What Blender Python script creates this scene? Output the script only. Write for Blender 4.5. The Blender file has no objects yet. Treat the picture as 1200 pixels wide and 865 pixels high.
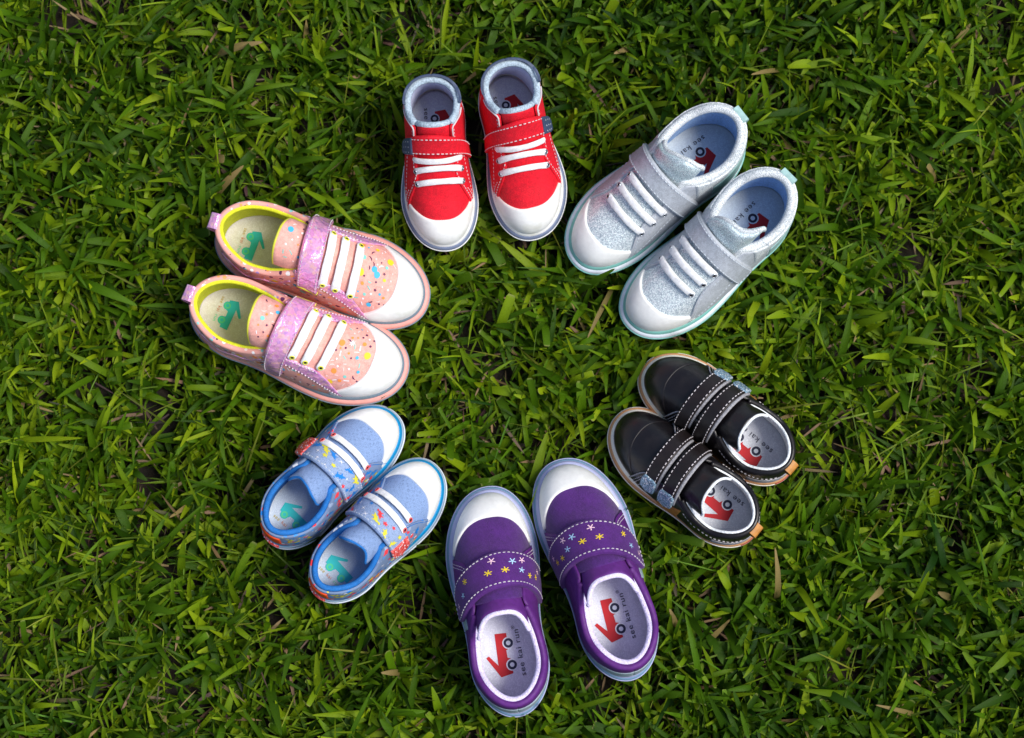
import bpy, math, random
import numpy as np
from mathutils import Matrix, Vector

# ------------------------------------------------------------------ camera, sky, sun, exposure
sc = bpy.context.scene
col = sc.collection
CAM_D, CAM_T = 1.5, math.radians(7.5)
cam = bpy.data.cameras.new('camera')
cam.lens, cam.sensor_width, cam.clip_start, cam.clip_end = 77.1, 36.0, 0.05, 200.0
cam.dof.use_dof = True
cam.dof.focus_distance = 1.455
cam.dof.aperture_fstop = 8.0
cam_o = bpy.data.objects.new('camera', cam)
col.objects.link(cam_o)
cam_o.location = (0, -CAM_D * math.sin(CAM_T), CAM_D * math.cos(CAM_T))
cam_o.rotation_euler = (CAM_T, 0, 0)
sc.camera = cam_o

SUN_EL, SUN_AZ = math.radians(60), math.radians(-8)      # azimuth measured from +X towards +Y
world = bpy.data.worlds.new('World')
sc.world = world
world.use_nodes = True
wn = world.node_tree
sky = wn.nodes.new('ShaderNodeTexSky')
sky.sky_type = 'NISHITA'
sky.sun_disc = False
sky.sun_elevation = SUN_EL
sky.sun_rotation = math.pi / 2 - SUN_AZ
sky.air_density, sky.dust_density = 1.0, 2.0
wn.nodes['Background'].inputs['Strength'].default_value = 0.10
wn.links.new(sky.outputs[0], wn.nodes['Background'].inputs['Color'])
sun = bpy.data.lights.new('sun', 'SUN')
sun.energy = 2.8
sun.angle = math.radians(24)
sun.color = (1.0, 0.955, 0.89)
sun_o = bpy.data.objects.new('sun', sun)
col.objects.link(sun_o)
sd = Vector((math.cos(SUN_EL) * math.cos(SUN_AZ), math.cos(SUN_EL) * math.sin(SUN_AZ), math.sin(SUN_EL)))
sun_o.rotation_euler = sd.to_track_quat('Z', 'Y').to_euler()
vs = sc.view_settings
vs.view_transform, vs.look, vs.gamma, vs.exposure = 'Standard', 'None', 1.0, 0.38
vs.use_curve_mapping = False

# ------------------------------------------------------------------ materials
MATS = {}


def srgb(*c):
    return tuple(((v / 255) / 12.92 if v / 255 <= .04045 else ((v / 255 + .055) / 1.055) ** 2.4) for v in c) + (1.0,)


def mat(name, color, rough=.6, kind=None, metal=0., spec=.4, scale=1.0, bump=.3, var=.12, sheen=0., coat=0., palette=None):
    """procedural material; kind picks the surface structure."""
    if name in MATS:
        return MATS[name]
    m = bpy.data.materials.new(name)
    m.use_nodes = True
    nt = m.node_tree
    N, Lk = nt.nodes, nt.links
    b = N['Principled BSDF']
    b.inputs['Roughness'].default_value = rough
    b.inputs['Metallic'].default_value = metal
    b.inputs['Specular IOR Level'].default_value = spec
    b.inputs['Sheen Weight'].default_value = sheen
    b.inputs['Coat Weight'].default_value = coat
    tc = N.new('ShaderNodeTexCoord')
    co = tc.outputs['Object']

    def noise(sc_, det=3.0, co_=None):
        n = N.new('ShaderNodeTexNoise')
        n.inputs['Scale'].default_value = sc_
        n.inputs['Detail'].default_value = det
        Lk.new(co_ or co, n.inputs['Vector'])
        return n

    def mixc(fac, c1, c2, blend='MIX'):
        x = N.new('ShaderNodeMix')
        x.data_type, x.blend_type = 'RGBA', blend
        for sock, val in ((x.inputs[0], fac), (x.inputs[6], c1), (x.inputs[7], c2)):
            if isinstance(val, (float, tuple)):
                sock.default_value = val
            else:
                Lk.new(val, sock)
        return x.outputs[2]

    def ramp(src, a, b_, ca=(0, 0, 0, 1), cb=(1, 1, 1, 1)):
        r = N.new('ShaderNodeValToRGB')
        r.color_ramp.elements[0].position, r.color_ramp.elements[1].position = a, b_
        r.color_ramp.elements[0].color, r.color_ramp.elements[1].color = ca, cb
        Lk.new(src, r.inputs[0])
        return r.outputs[0]

    def bumpn(src, strength, dist=.0006, prev=None):
        bn = N.new('ShaderNodeBump')
        bn.inputs['Strength'].default_value = strength
        bn.inputs['Distance'].default_value = dist
        Lk.new(src, bn.inputs['Height'])
        if prev is not None:
            Lk.new(prev, bn.inputs['Normal'])
        return bn.outputs[0]

    dark = tuple(v * (1 - var * 2) for v in color[:3]) + (1,)
    light = tuple(min(1, v * (1 + var)) for v in color[:3]) + (1,)
    big = noise(38 * scale, 4)
    base = mixc(ramp(big.outputs[0], .35, .68), dark, light)
    if kind in ('canvas', 'suede', 'leather', 'rubber'):
        mid = noise(330, 5)
        amt = .05 if 'insole' in name else {'canvas': .20, 'suede': .15, 'leather': .16, 'rubber': .05}[kind]
        g0, g1 = 1 - amt, 1 + amt * .8
        base = mixc(1.0, base, ramp(mid.outputs[0], .32, .70, (g0, g0, g0, 1), (g1, g1, g1, 1)), 'MULTIPLY')
    nrm = None
    if kind in ('canvas', 'denim', 'suede'):
        uv = tc.outputs['UV']
        w1 = N.new('ShaderNodeTexWave')
        w1.wave_type, w1.bands_direction = 'BANDS', 'X'
        w1.inputs['Scale'].default_value = 330 * scale
        w1.inputs['Distortion'].default_value = 1.2
        Lk.new(uv, w1.inputs['Vector'])
        w2 = N.new('ShaderNodeTexWave')
        w2.wave_type, w2.bands_direction = 'BANDS', 'Y'
        w2.inputs['Scale'].default_value = 330 * scale
        w2.inputs['Distortion'].default_value = 1.2
        Lk.new(uv, w2.inputs['Vector'])
        mm = N.new('ShaderNodeMath')
        mm.operation = 'MULTIPLY'
        Lk.new(w1.outputs['Fac'], mm.inputs[0])
        Lk.new(w2.outputs['Fac'], mm.inputs[1])
        fine = noise(1400 * scale, 4)
        if kind == 'denim':
            mp = N.new('ShaderNodeMapping')
            mp.inputs['Scale'].default_value = (420, 3200, 300)
            Lk.new(uv, mp.inputs['Vector'])
            st = noise(1.0, 3, mp.outputs[0])
            mp2 = N.new('ShaderNodeMapping')
            mp2.inputs['Scale'].default_value = (3200, 420, 300)
            Lk.new(uv, mp2.inputs['Vector'])
            st2 = noise(1.0, 3, mp2.outputs[0])
            ml = N.new('ShaderNodeMath')
            ml.operation = 'ADD'
            Lk.new(st.outputs[0], ml.inputs[0])
            Lk.new(st2.outputs[0], ml.inputs[1])
            pale = tuple(min(1, v * 1.25 + .07) for v in color[:3]) + (1,)
            deep = tuple(v * .78 for v in color[:3]) + (1,)
            base = mixc(ramp(ml.outputs[0], .78, 1.22), deep, pale)
            fuzz = fine.outputs[0]
        else:
            fl = tuple(min(1, v * 1.35 + .012) for v in color[:3]) + (1,)
            base = mixc(ramp(fine.outputs[0], .45, .8), base, fl)
            fuzz = fine.outputs[0]
        if kind != 'suede':
            nrm = bumpn(mm.outputs[0], bump)
        nrm = bumpn(fuzz, bump * .8, .0005, nrm)
    elif kind == 'confetti':
        nz = noise(300, 2)
        add = N.new('ShaderNodeVectorMath')
        add.operation = 'MULTIPLY_ADD'
        add.inputs[1].default_value = (sheen, sheen, sheen)
        b.inputs['Sheen Weight'].default_value = 0
        Lk.new(nz.outputs['Color'], add.inputs[0])
        Lk.new(co, add.inputs[2])
        v = N.new('ShaderNodeTexVoronoi')
        v.inputs['Scale'].default_value = 330 * scale
        Lk.new(add.outputs[0], v.inputs['Vector'])
        sep = N.new('ShaderNodeSeparateColor')
        Lk.new(v.outputs['Color'], sep.inputs[0])
        r = N.new('ShaderNodeValToRGB')
        r.color_ramp.interpolation = 'CONSTANT'
        els = r.color_ramp.elements
        els[0].position, els[0].color = 0, srgb(*palette[0])
        els[1].position, els[1].color = 1 / len(palette), srgb(*palette[1])
        for q_ in range(2, len(palette)):
            els.new(q_ / len(palette)).color = srgb(*palette[q_])
        Lk.new(sep.outputs[0], r.inputs[0])
        th_ = N.new('ShaderNodeMath')
        th_.operation = 'MULTIPLY'
        th_.inputs[1].default_value = .52
        Lk.new(sep.outputs[1], th_.inputs[0])
        ls = N.new('ShaderNodeMath')
        ls.operation = 'LESS_THAN'
        Lk.new(v.outputs['Distance'], ls.inputs[0])
        Lk.new(th_.outputs[0], ls.inputs[1])
        base = mixc(ls.outputs[0], base, r.outputs[0])
        nrm = bumpn(noise(1400, 3).outputs[0], bump, .0004)
    elif kind == 'leather':
        v = N.new('ShaderNodeTexVoronoi')
        v.inputs['Scale'].default_value = 900 * scale
        Lk.new(co, v.inputs['Vector'])
        nrm = bumpn(v.outputs['Distance'], bump * .5, .0002)
        nrm = bumpn(noise(110, 4).outputs[0], bump * .6, .0012, nrm)
        rr = ramp(noise(160, 4).outputs[0], .3, .75, (rough - .1,) * 3 + (1,), (rough + .14,) * 3 + (1,))
        Lk.new(rr, b.inputs['Roughness'])
    elif kind == 'rubber':
        n2 = noise(260, 5)
        dirt = noise(70, 6)
        base = mixc(ramp(dirt.outputs[0], .56, .78), base, tuple(v * k_ for v, k_ in zip(color[:3], (.80, .80, .72))) + (1,))
        nrm = bumpn(n2.outputs[0], bump * .25, .0004)
    elif kind == 'fleece':
        n2 = noise(800 * scale, 5)
        fl = tuple(min(1, v * 1.3 + .02) for v in color[:3]) + (1,)
        base = mixc(ramp(n2.outputs[0], .35, .65), dark, fl)
        nrm = bumpn(n2.outputs[0], min(1, bump * 2), .001)
    elif kind == 'glitter':
        v = N.new('ShaderNodeTexVoronoi')
        v.inputs['Scale'].default_value = 950 * scale
        Lk.new(co, v.inputs['Vector'])
        sep = N.new('ShaderNodeSeparateColor')
        Lk.new(v.outputs['Color'], sep.inputs[0])
        lite = tuple(min(1, q * 1.5 + .10) for q in color[:3]) + (1,)
        dk = tuple(q * .62 for q in color[:3]) + (1,)
        base = mixc(ramp(sep.outputs[0], .2, .95), dk, lite)
        wh = N.new('ShaderNodeMath')
        wh.operation = 'GREATER_THAN'
        wh.inputs[1].default_value = .90
        Lk.new(sep.outputs[1], wh.inputs[0])
        base = mixc(wh.outputs[0], base, (.93, .95, .98, 1))
        nrm = bumpn(sep.outputs[2], bump, .0007)
        patch = noise(60, 3)
        rr = ramp(patch.outputs[0], .35, .7, (rough - .1,) * 3 + (1,), (rough + .15,) * 3 + (1,))
        Lk.new(rr, b.inputs['Roughness'])
    elif kind == 'holo':
        v = N.new('ShaderNodeTexVoronoi')
        v.inputs['Scale'].default_value = 430 * scale
        nz = noise(130, 3)
        add = N.new('ShaderNodeVectorMath')
        add.operation = 'MULTIPLY_ADD'
        add.inputs[1].default_value = (.006, .006, .006)
        Lk.new(nz.outputs['Color'], add.inputs[0])
        Lk.new(co, add.inputs[2])
        Lk.new(add.outputs[0], v.inputs['Vector'])
        sep = N.new('ShaderNodeSeparateColor')
        Lk.new(v.outputs['Color'], sep.inputs[0])
        r = N.new('ShaderNodeValToRGB')
        els = r.color_ramp.elements
        els[0].color, els[0].position = srgb(178, 110, 190), 0
        els[1].color, els[1].position = srgb(255, 226, 236), 1
        for p_, c_ in ((.22, srgb(228, 150, 214)), (.42, srgb(242, 176, 214)), (.58, srgb(206, 150, 214)), (.74, srgb(246, 188, 190)), (.88, srgb(206, 196, 240))):
            e_ = els.new(p_)
            e_.color = c_
        mixv = N.new('ShaderNodeMath')
        mixv.operation = 'MULTIPLY_ADD'
        mixv.inputs[1].default_value = .55
        Lk.new(sep.outputs[0], mixv.inputs[0])
        n3 = noise(90, 4)
        sc3 = N.new('ShaderNodeMath')
        sc3.operation = 'MULTIPLY'
        sc3.inputs[1].default_value = .48
        Lk.new(n3.outputs[0], sc3.inputs[0])
        Lk.new(sc3.outputs[0], mixv.inputs[2])
        Lk.new(mixv.outputs[0], r.inputs[0])
        base = r.outputs[0]
        nrm = bumpn(sep.outputs[1], bump * .7, .0012)
        nrm = bumpn(noise(170, 4).outputs[0], .8, .0022, nrm)
    else:
        nrm = bumpn(noise(600 * scale, 3).outputs[0], bump * .4, .0003)
    if isinstance(base, tuple):
        b.inputs['Base Color'].default_value = base
    else:
        Lk.new(base, b.inputs['Base Color'])
    if nrm is not None:
        Lk.new(nrm, b.inputs['Normal'])
    MATS[name] = m
    return m


def shoe_mats():
    M = {}
    c = lambda n, rgb, **k: M.__setitem__(n, mat(n, srgb(*rgb), **k))
    c('white_rubber', (243, 244, 241), rough=.55, kind='rubber', var=.03, bump=.6)
    c('white_lace', (240, 242, 244), rough=.7, kind='canvas', scale=1.6, var=.03, bump=.35)
    c('white_thread', (214, 208, 212), rough=.7, var=.05)
    c('grey_thread', (205, 214, 222), rough=.7, var=.05)
    c('hole_shade', (18, 20, 26), rough=.8)
    c('steel', (190, 196, 204), rough=.3, metal=.8)
    c('insole_blue', (206, 216, 240), rough=.8, kind='suede', var=.05, bump=.2)
    c('insole_grey', (212, 216, 228), rough=.8, kind='suede', var=.05, bump=.2)
    c('insole_sand', (234, 230, 218), rough=.8, kind='suede', var=.05, bump=.2)
    c('insole_slate', (200, 214, 230), rough=.8, kind='suede', var=.05, bump=.2)
    c('logo_red', (190, 14, 30), rough=.6, var=.05)
    c('logo_navy', (24, 30, 62), rough=.6, var=.05)
    c('logo_pale', (205, 212, 226), rough=.6, var=.02)
    c('logo_teal', (50, 208, 208), rough=.6, var=.05)
    c('logo_green', (90, 224, 160), rough=.6, var=.05)
    c('logo_yellow', (206, 176, 40), rough=.6, var=.05)
    c('logo_orange', (214, 120, 60), rough=.6, var=.05)
    c('red_canvas', (216, 4, 34), rough=.75, kind='canvas', var=.05)
    c('slate_rubber', (112, 124, 152), rough=.45, kind='rubber', var=.05)
    c('navy_leather', (62, 76, 104), rough=.5, kind='leather', var=.08)
    c('grey_fleece', (166, 184, 198), rough=.95, kind='fleece', var=.1)
    c('lavender_lining', (202, 208, 238), rough=.85, kind='suede', var=.04, bump=.2)
    c('silver_glitter', (192, 210, 226), rough=.34, kind='glitter', metal=.2, bump=.5, scale=2.3)
    c('silver_suede', (182, 188, 196), rough=.5, kind='suede', metal=.15, var=.05, bump=.25)
    c('silver_mesh', (200, 214, 222), rough=.55, kind='glitter', metal=.08, scale=3.2, bump=.35)
    c('silver_tongue', (184, 204, 220), rough=.4, kind='glitter', metal=.35, scale=3.0, bump=.3)
    c('sky_lining', (150, 184, 226), rough=.85, kind='fleece', var=.05)
    c('mint_stripe', (124, 188, 180), rough=.45, kind='rubber', var=.04)
    c('mint_leather', (160, 196, 194), rough=.5, kind='leather', var=.04)
    c('pale_sole', (214, 222, 234), rough=.45, kind='rubber', var=.04)
    c('red_rubber', (190, 24, 36), rough=.5, kind='rubber', var=.05)
    c('pink_canvas', (236, 168, 156), rough=.7, kind='canvas', var=.03, scale=1.3, bump=.2)
    c('pink_print', (236, 168, 156), rough=.7, kind='confetti', var=.05, scale=.85, bump=.2, palette=[(246, 220, 214), (96, 44, 84), (150, 206, 200), (246, 160, 90), (240, 240, 240), (170, 140, 200)])
    c('blue_print', (120, 142, 178), rough=.85, kind='confetti', var=.1, scale=.62, bump=.3, sheen=.0035, palette=[(24, 128, 214), (222, 206, 60), (236, 62, 70), (232, 236, 244), (70, 150, 220), (150, 168, 196)])
    c('pink_sole', (232, 160, 150), rough=.5, kind='rubber', var=.04)
    c('grey_stripe', (120, 138, 152), rough=.5, kind='rubber', var=.05)
    c('lime_lining', (214, 218, 40), rough=.85, kind='suede', var=.05, bump=.3)
    c('lime_eyelet', (226, 226, 70), rough=.5)
    c('holo_pink', (220, 150, 205), rough=.24, kind='holo', metal=.35, bump=.6, spec=.6)
    c('holo_purple', (160, 110, 190), rough=.3, kind='holo', metal=.35, bump=.6, scale=1.7)
    c('blue_denim', (104, 132, 176), rough=.85, kind='denim', bump=.3)
    c('print_denim', (120, 142, 178), rough=.85, kind='denim', bump=.3)
    c('bright_blue', (10, 138, 196), rough=.45, kind='rubber', var=.05)
    c('blue_binding', (26, 108, 184), rough=.8, kind='suede', var=.08)
    c('haze_sole', (158, 180, 202), rough=.5, kind='rubber', var=.04)
    c('coral_scale', (244, 70, 62), rough=.35, kind='glitter', scale=1.0, bump=.5)
    c('coral_eyelet', (244, 104, 104), rough=.5)
    c('orange_tab', (246, 84, 30), rough=.5)
    c('purple_canvas', (74, 26, 110), rough=.85, kind='canvas', var=.16, sheen=.15, bump=.4)
    c('purple_strap', (76, 24, 110), rough=.8, kind='suede', var=.14, sheen=.1, bump=.3)
    c('plum_leather', (92, 36, 120), rough=.6, kind='leather', var=.06)
    c('lilac_lining', (214, 204, 244), rough=.9, kind='fleece', var=.04, bump=.3)
    c('lilac_stripe', (172, 178, 216), rough=.45, kind='rubber', var=.04)
    c('mist_sole', (112, 146, 176), rough=.4, kind='rubber', var=.05)
    c('grey_patch', (150, 168, 176), rough=.6, kind='suede')
    c('black_leather', (24, 21, 24), rough=.36, kind='leather', var=.15, spec=.45)
    c('brown_strap', (32, 25, 25), rough=.45, kind='leather', var=.12)
    c('cream_rubber', (242, 240, 230), rough=.5, kind='rubber', var=.04)
    c('gum_rubber', (206, 152, 108), rough=.5, kind='rubber', var=.06)
    c('tan_leather', (190, 128, 56), rough=.5, kind='leather', var=.08)
    c('steel_glitter', (118, 150, 172), rough=.4, kind='glitter', scale=1.2, metal=.2, bump=.6)
    c('grey_felt', (150, 150, 156), rough=.9, kind='fleece')
    c('white_felt', (222, 228, 234), rough=.95, kind='fleece', var=.04)
    for n, rgb in dict(white=(240, 240, 242), yellow=(240, 206, 40), sky=(70, 180, 220), mint=(130, 206, 196), orange=(248, 148, 66), plum=(96, 44, 84), rose=(246, 206, 200), coral=(236, 62, 70), royal=(24, 128, 214), lemon=(222, 214, 60), iceblue=(176, 214, 246), blush=(246, 206, 222)).items():
        c('ink_' + n, rgb, rough=.6, var=.03)
    return M


M = shoe_mats()

# ------------------------------------------------------------------ mesh helpers


def link_mesh(name, V, F, mats, parent, uv=None, smooth=True, midx=None, flip=False):
    me = bpy.data.meshes.new(name)
    V = np.asarray(V, float)
    if flip:
        F = [tuple(reversed(f)) for f in F]
    me.from_pydata((V * .001).tolist(), [], [tuple(int(i) for i in f) for f in F])
    if not isinstance(mats, (list, tuple)):
        mats = [mats]
    for m_ in mats:
        me.materials.append(m_)
    if smooth:
        me.polygons.foreach_set('use_smooth', [True] * len(me.polygons))
    if midx is not None:
        me.polygons.foreach_set('material_index', midx)
    if uv is not None:
        lay = me.uv_layers.new(name='uv')
        idx = np.zeros(len(me.loops), dtype=np.int32)
        me.loops.foreach_get('vertex_index', idx)
        lay.data.foreach_set('uv', (np.asarray(uv)[idx] * .001).astype(np.float32).ravel())
    me.update()
    o = bpy.data.objects.new(name, me)
    col.objects.link(o)
    if parent is not None:
        o.parent = parent
    return o


def grid_faces(na, nb, off=0, closed_b=False):
    F = []
    for i in range(na - 1):
        for j in range(nb if closed_b else nb - 1):
            k = (j + 1) % nb
            F.append((off + i * nb + j, off + (i + 1) * nb + j, off + (i + 1) * nb + k, off + i * nb + k))
    return F


def curve(pts):
    """smooth interpolation through (x, y) points"""
    xs = np.array([p[0] for p in pts], float)
    ys = np.array([p[1] for p in pts], float)
    d = np.diff(ys) / np.diff(xs)
    t = np.zeros_like(xs)
    t[0], t[-1] = d[0], d[-1]
    for i in range(1, len(xs) - 1):
        if d[i - 1] * d[i] > 0:
            w1, w2 = 2 * (xs[i + 1] - xs[i]) + (xs[i] - xs[i - 1]), (xs[i + 1] - xs[i]) + 2 * (xs[i] - xs[i - 1])
            t[i] = (w1 + w2) / (w1 / d[i - 1] + w2 / d[i])

    def f(x):
        x = np.clip(np.asarray(x, float), xs[0], xs[-1])
        i = np.clip(np.searchsorted(xs, x, side='right') - 1, 0, len(xs) - 2)
        h = xs[i + 1] - xs[i]
        s = (x - xs[i]) / h
        return (2 * s**3 - 3 * s**2 + 1) * ys[i] + (s**3 - 2 * s**2 + s) * h * t[i] + (-2 * s**3 + 3 * s**2) * ys[i + 1] + (s**3 - s**2) * h * t[i + 1]
    return f


def unit(a):
    return a / np.maximum(np.linalg.norm(a, axis=-1, keepdims=True), 1e-9)


def star_poly(n, r, inner=.35, rot=0.):
    return [((r if k % 2 == 0 else r * inner) * math.cos(rot + math.pi * k / n), (r if k % 2 == 0 else r * inner) * math.sin(rot + math.pi * k / n)) for k in range(2 * n)]


def disc_poly(r, n=12):
    return [(r * math.cos(2 * math.pi * k / n), r * math.sin(2 * math.pi * k / n)) for k in range(n)]


def crescent_poly(r, t, rot, span=2.4, n=7):
    a = [rot - span / 2 + span * k / (n - 1) for k in range(n)]
    return [(r * math.cos(q), r * math.sin(q)) for q in a] + [((r - t * math.sin(math.pi * k / (n - 1)) - .12) * math.cos(q), (r - t * math.sin(math.pi * k / (n - 1)) - .12) * math.sin(q)) for k, q in reversed(list(enumerate(a)))]


def bar_poly(l, w, rot):
    c_, s_ = math.cos(rot), math.sin(rot)
    return [(x * c_ - y * s_, x * s_ + y * c_) for x, y in ((-l / 2, -w / 2), (l / 2, -w / 2), (l / 2, w / 2), (-l / 2, w / 2))]


BEAST = [(-10, 0), (-7, 1.6), (-4, 2.8), (-2.6, 5), (-1, 3.4), (.6, 5.4), (2, 3.2), (4.4, 4.2), (5.2, 6.6), (8.2, 6.4), (9.6, 4.6), (7, 3.6), (6.6, 1), (4.6, -.6), (4.6, -4), (3, -4.2), (2.6, -1.4), (-1.6, -1.6), (-2, -4.4), (-3.8, -4.4), (-3.8, -1.2), (-6.6, -.6)]


def beast_poly(s, rot):
    c_, q_ = math.cos(rot), math.sin(rot)
    return [((x * c_ - y * q_) * s / 10, (x * q_ + y * c_) * s / 10) for x, y in BEAST]


# text outlines made once, as flat meshes
_TXT = {}


def text_mesh(s):
    if s in _TXT:
        return _TXT[s]
    cu = bpy.data.curves.new('lettering', 'FONT')
    cu.body = s
    cu.size = 1.0
    cu.resolution_u = 3
    cu.space_character = 1.12
    o = bpy.data.objects.new('lettering', cu)
    col.objects.link(o)
    dg = bpy.context.evaluated_depsgraph_get()
    dg.update()
    me = bpy.data.meshes.new_from_object(o.evaluated_get(dg))
    V = np.array([v.co[:] for v in me.vertices])
    F = [tuple(p.vertices) for p in me.polygons]
    bpy.data.objects.remove(o)
    bpy.data.curves.remove(cu)
    bpy.data.meshes.remove(me)
    _TXT[s] = (V, F)
    return V, F


# ------------------------------------------------------------------ the shoe kit (all lengths in mm, x heel -> toe, +y the outer side)


class Shoe:
    def __init__(s, name, label, group, L, foot, pos, rot, pitch=0, roll=0, z=0, **p):
        s.L, s.m = L, foot            # foot: +1 left shoe, -1 right shoe
        d = dict(wb=.205, wh=.170, waist=.012, bend=.035, rh=.27, rt=.34, nh=2.0, nt=2.15, eh=.026, et=.040, ew=.075, ewt=.185, zs=12.0, lean=.10,
                 h=[(0, .50), (.15, .56), (.28, .54), (.40, .45), (.50, .375), (.60, .315), (.70, .265), (.82, .215), (1, .19)],
                 n=[(0, 2.7), (.3, 2.6), (.5, 2.3), (.7, 2.2), (.85, 2.4), (1, 2.5)],
                 zc=[(0, .30), (.1, .285), (.2, .25), (.3, .25), (.4, .29), (.5, .34), (.6, .4)],
                 vth=.36)
        d.update(p)
        s.__dict__.update({k: v for k, v in d.items() if k not in ('h', 'n', 'zc')})
        s.hf, s.nf, s.zcf = curve(d['h']), curve(d['n']), curve(d['zc'])
        r = bpy.data.objects.new(name, None)
        col.objects.link(r)
        r.empty_display_size = .02
        r.location = (pos[0], pos[1], z * .001)
        r.rotation_euler = (math.radians(roll), math.radians(-pitch), math.radians(rot))
        r.rotation_mode = 'XYZ'
        r['label'], r['category'], r['group'] = label, 'shoe', group
        s.root = r
        s.rng = random.Random(sum(map(ord, label)))

    # plan outline of the sole
    def half(s, X):
        X = np.clip(X, 0, 1)
        q = np.clip((X - .25) / .5, 0, 1)
        W = s.wh + (s.wb - s.wh) * q * q * (3 - 2 * q) - s.waist * np.exp(-((X - .4) / .15) ** 2)
        fh = (1 - (1 - np.clip(X / s.rh, 0, 1)) ** s.nh) ** (1 / s.nh)
        ft = (1 - (1 - np.clip((1 - X) / s.rt, 0, 1)) ** s.nt) ** (1 / s.nt)
        return W * fh * ft

    def ewx(s, X):
        q = np.clip((np.asarray(X) - .30) / .45, 0, 1)
        return s.ew + (s.ewt - s.ew) * q * q * (3 - 2 * q)

    def cen(s, X):
        return -s.bend * np.clip((X - .35) / .65, 0, 1) ** 2 + s.bend * .25

    def _P(s, t, v):
        X = (1 - np.cos(np.pi * t)) / 2
        w = s.half(X) * (1 - s.ewx(X))
        ph = np.abs(v) * np.pi / 2
        n = s.nf(X)
        ft = (1 - (1 - np.clip((1 - X) / .26, 0, 1)) ** 2.3) ** (1 / 2.3)
        h = s.hf(X) * ft
        z = h * np.cos(ph).clip(0, 1) ** (2 / n)
        y = s.cen(X) + np.sign(v) * w * np.sin(ph).clip(0, 1) ** (2 / n)
        x = s.eh + X * (1 - s.eh - s.et) + s.lean * z * np.clip(1 - X / .45, 0, 1) ** 2
        return np.stack([x * s.L, y * s.L, s.zs + z * s.L], -1)

    def surf(s, X, v, off=0.):
        X, v, off = np.broadcast_arrays(np.asarray(X, float), np.asarray(v, float), np.asarray(off, float))
        t = np.arccos(np.clip(1 - 2 * X, -1, 1)) / np.pi
        P = s._P(t, v)
        tc, vc = np.clip(t, 4e-3, 1 - 8e-3), np.where(np.abs(v) > .985, np.sign(v) * .985, v)
        vc = np.where(np.abs(vc) < 4e-3, 4e-3, vc)
        e = 2e-3
        dt = s._P(tc + e, vc) - s._P(tc - e, vc)
        dv = s._P(tc, vc + e) - s._P(tc, vc - e)
        N = unit(np.cross(dt, dv))
        ref = np.stack([np.where(X < .3, P[..., 0] - .3 * s.L, np.where(X > .8, P[..., 0] - .8 * s.L, 0)), P[..., 1] - s.cen(X) * s.L, np.maximum(P[..., 2] - s.zs, 0) * np.where(X < .3, .05, 1)], -1)
        N = np.where(((N * ref).sum(-1) < 0)[..., None], -N, N)
        return P + N * off[..., None], N

    def vc(s, X):
        """v of the top line (collar), growing to the closed ridge at the front"""
        r = np.clip(s.zcf(X) / s.hf(X), 0, 1)
        return np.maximum(np.arccos(r ** (s.nf(X) / 2)) / (np.pi / 2), s.vth)

    # ---- builders
    def put(s, name, V, F, mats, parent=None, uv=None, smooth=True, midx=None, mirror=True, label=None):
        V = np.array(V, float).reshape(-1, 3)
        if mirror:
            V[:, 1] *= s.m
        o = link_mesh(name, V, F, mats, parent or s.root, uv, smooth, midx, flip=(mirror and s.m < 0))
        if label:
            o['label'] = label
        return o

    def panel(s, name, fn, m_, na=28, nb=20, off=.3, th=1.2, parent=None, puff=None, wrinkle=0., label=None):
        def ax(n):
            q = np.linspace(0, 1, n)
            a = np.concatenate([[0, 0, .25 / n], q[1:-1], [1 - .25 / n, 1, 1]])
            f = np.concatenate([[-.35, .55, .9], np.ones(n - 2), [.9, .55, -.35]])
            return a, f
        a, fa = ax(na)
        b, fb = ax(nb)
        A, B = np.meshgrid(a, b, indexing='ij')
        mult = np.minimum(fa[:, None], fb[None, :])
        X, v = fn(A, B)
        o_ = off + th * mult
        if puff is not None:
            o_ = o_ + puff(A, B) * np.clip(mult, 0, 1)
        if wrinkle:
            k = s.rng.random() * 9
            o_ = o_ + wrinkle * np.clip(mult, 0, 1) * (np.sin(X * 31 + v * 5 + k) * np.sin(v * 7 - X * 13 + k) + .6 * np.sin(X * 67 - v * 11 + k * 2))
        P, _ = s.surf(X, v, o_)
        uvs = np.stack([X * s.L, v * s.L * .35], -1).reshape(-1, 2)
        return s.put(name, P, grid_faces(len(a), len(b)), m_, parent, uvs, label=label)

    def tube(s, name, P, r, m_, parent=None, seg=8, flat=1.0, N=None, closed=False, mirror=True, caps=True):
        P = np.asarray(P, float)
        n = len(P)
        if closed:
            T = np.roll(P, -1, 0) - np.roll(P, 1, 0)
        else:
            T = np.gradient(P, axis=0)
        T = unit(T)
        if N is None:
            N = np.tile([0, 0, 1.], (n, 1))
        S = unit(np.cross(T, N))
        N = unit(np.cross(S, T))
        r = np.broadcast_to(np.asarray(r, float), (n,))
        a = np.arange(seg) * 2 * np.pi / seg
        V = P[:, None, :] + r[:, None, None] * (np.cos(a)[None, :, None] * S[:, None, :] + flat * np.sin(a)[None, :, None] * N[:, None, :])
        F = grid_faces(n, seg, closed_b=True)
        if closed:
            for j in range(seg):
                k = (j + 1) % seg
                F.append(((n - 1) * seg + j, j, k, (n - 1) * seg + k))
        elif caps:
            F += [tuple(range(seg)), tuple((n - 1) * seg + j for j in reversed(range(seg)))]
        Ln = np.concatenate([[0], np.cumsum(np.linalg.norm(np.diff(P, axis=0), axis=1))])
        uvs = np.stack(np.broadcast_arrays(Ln[:, None], (a * r[:, None])), -1).reshape(-1, 2)
        return s.put(name, V.reshape(-1, 3), F, m_, parent, uvs, mirror=mirror)

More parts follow.
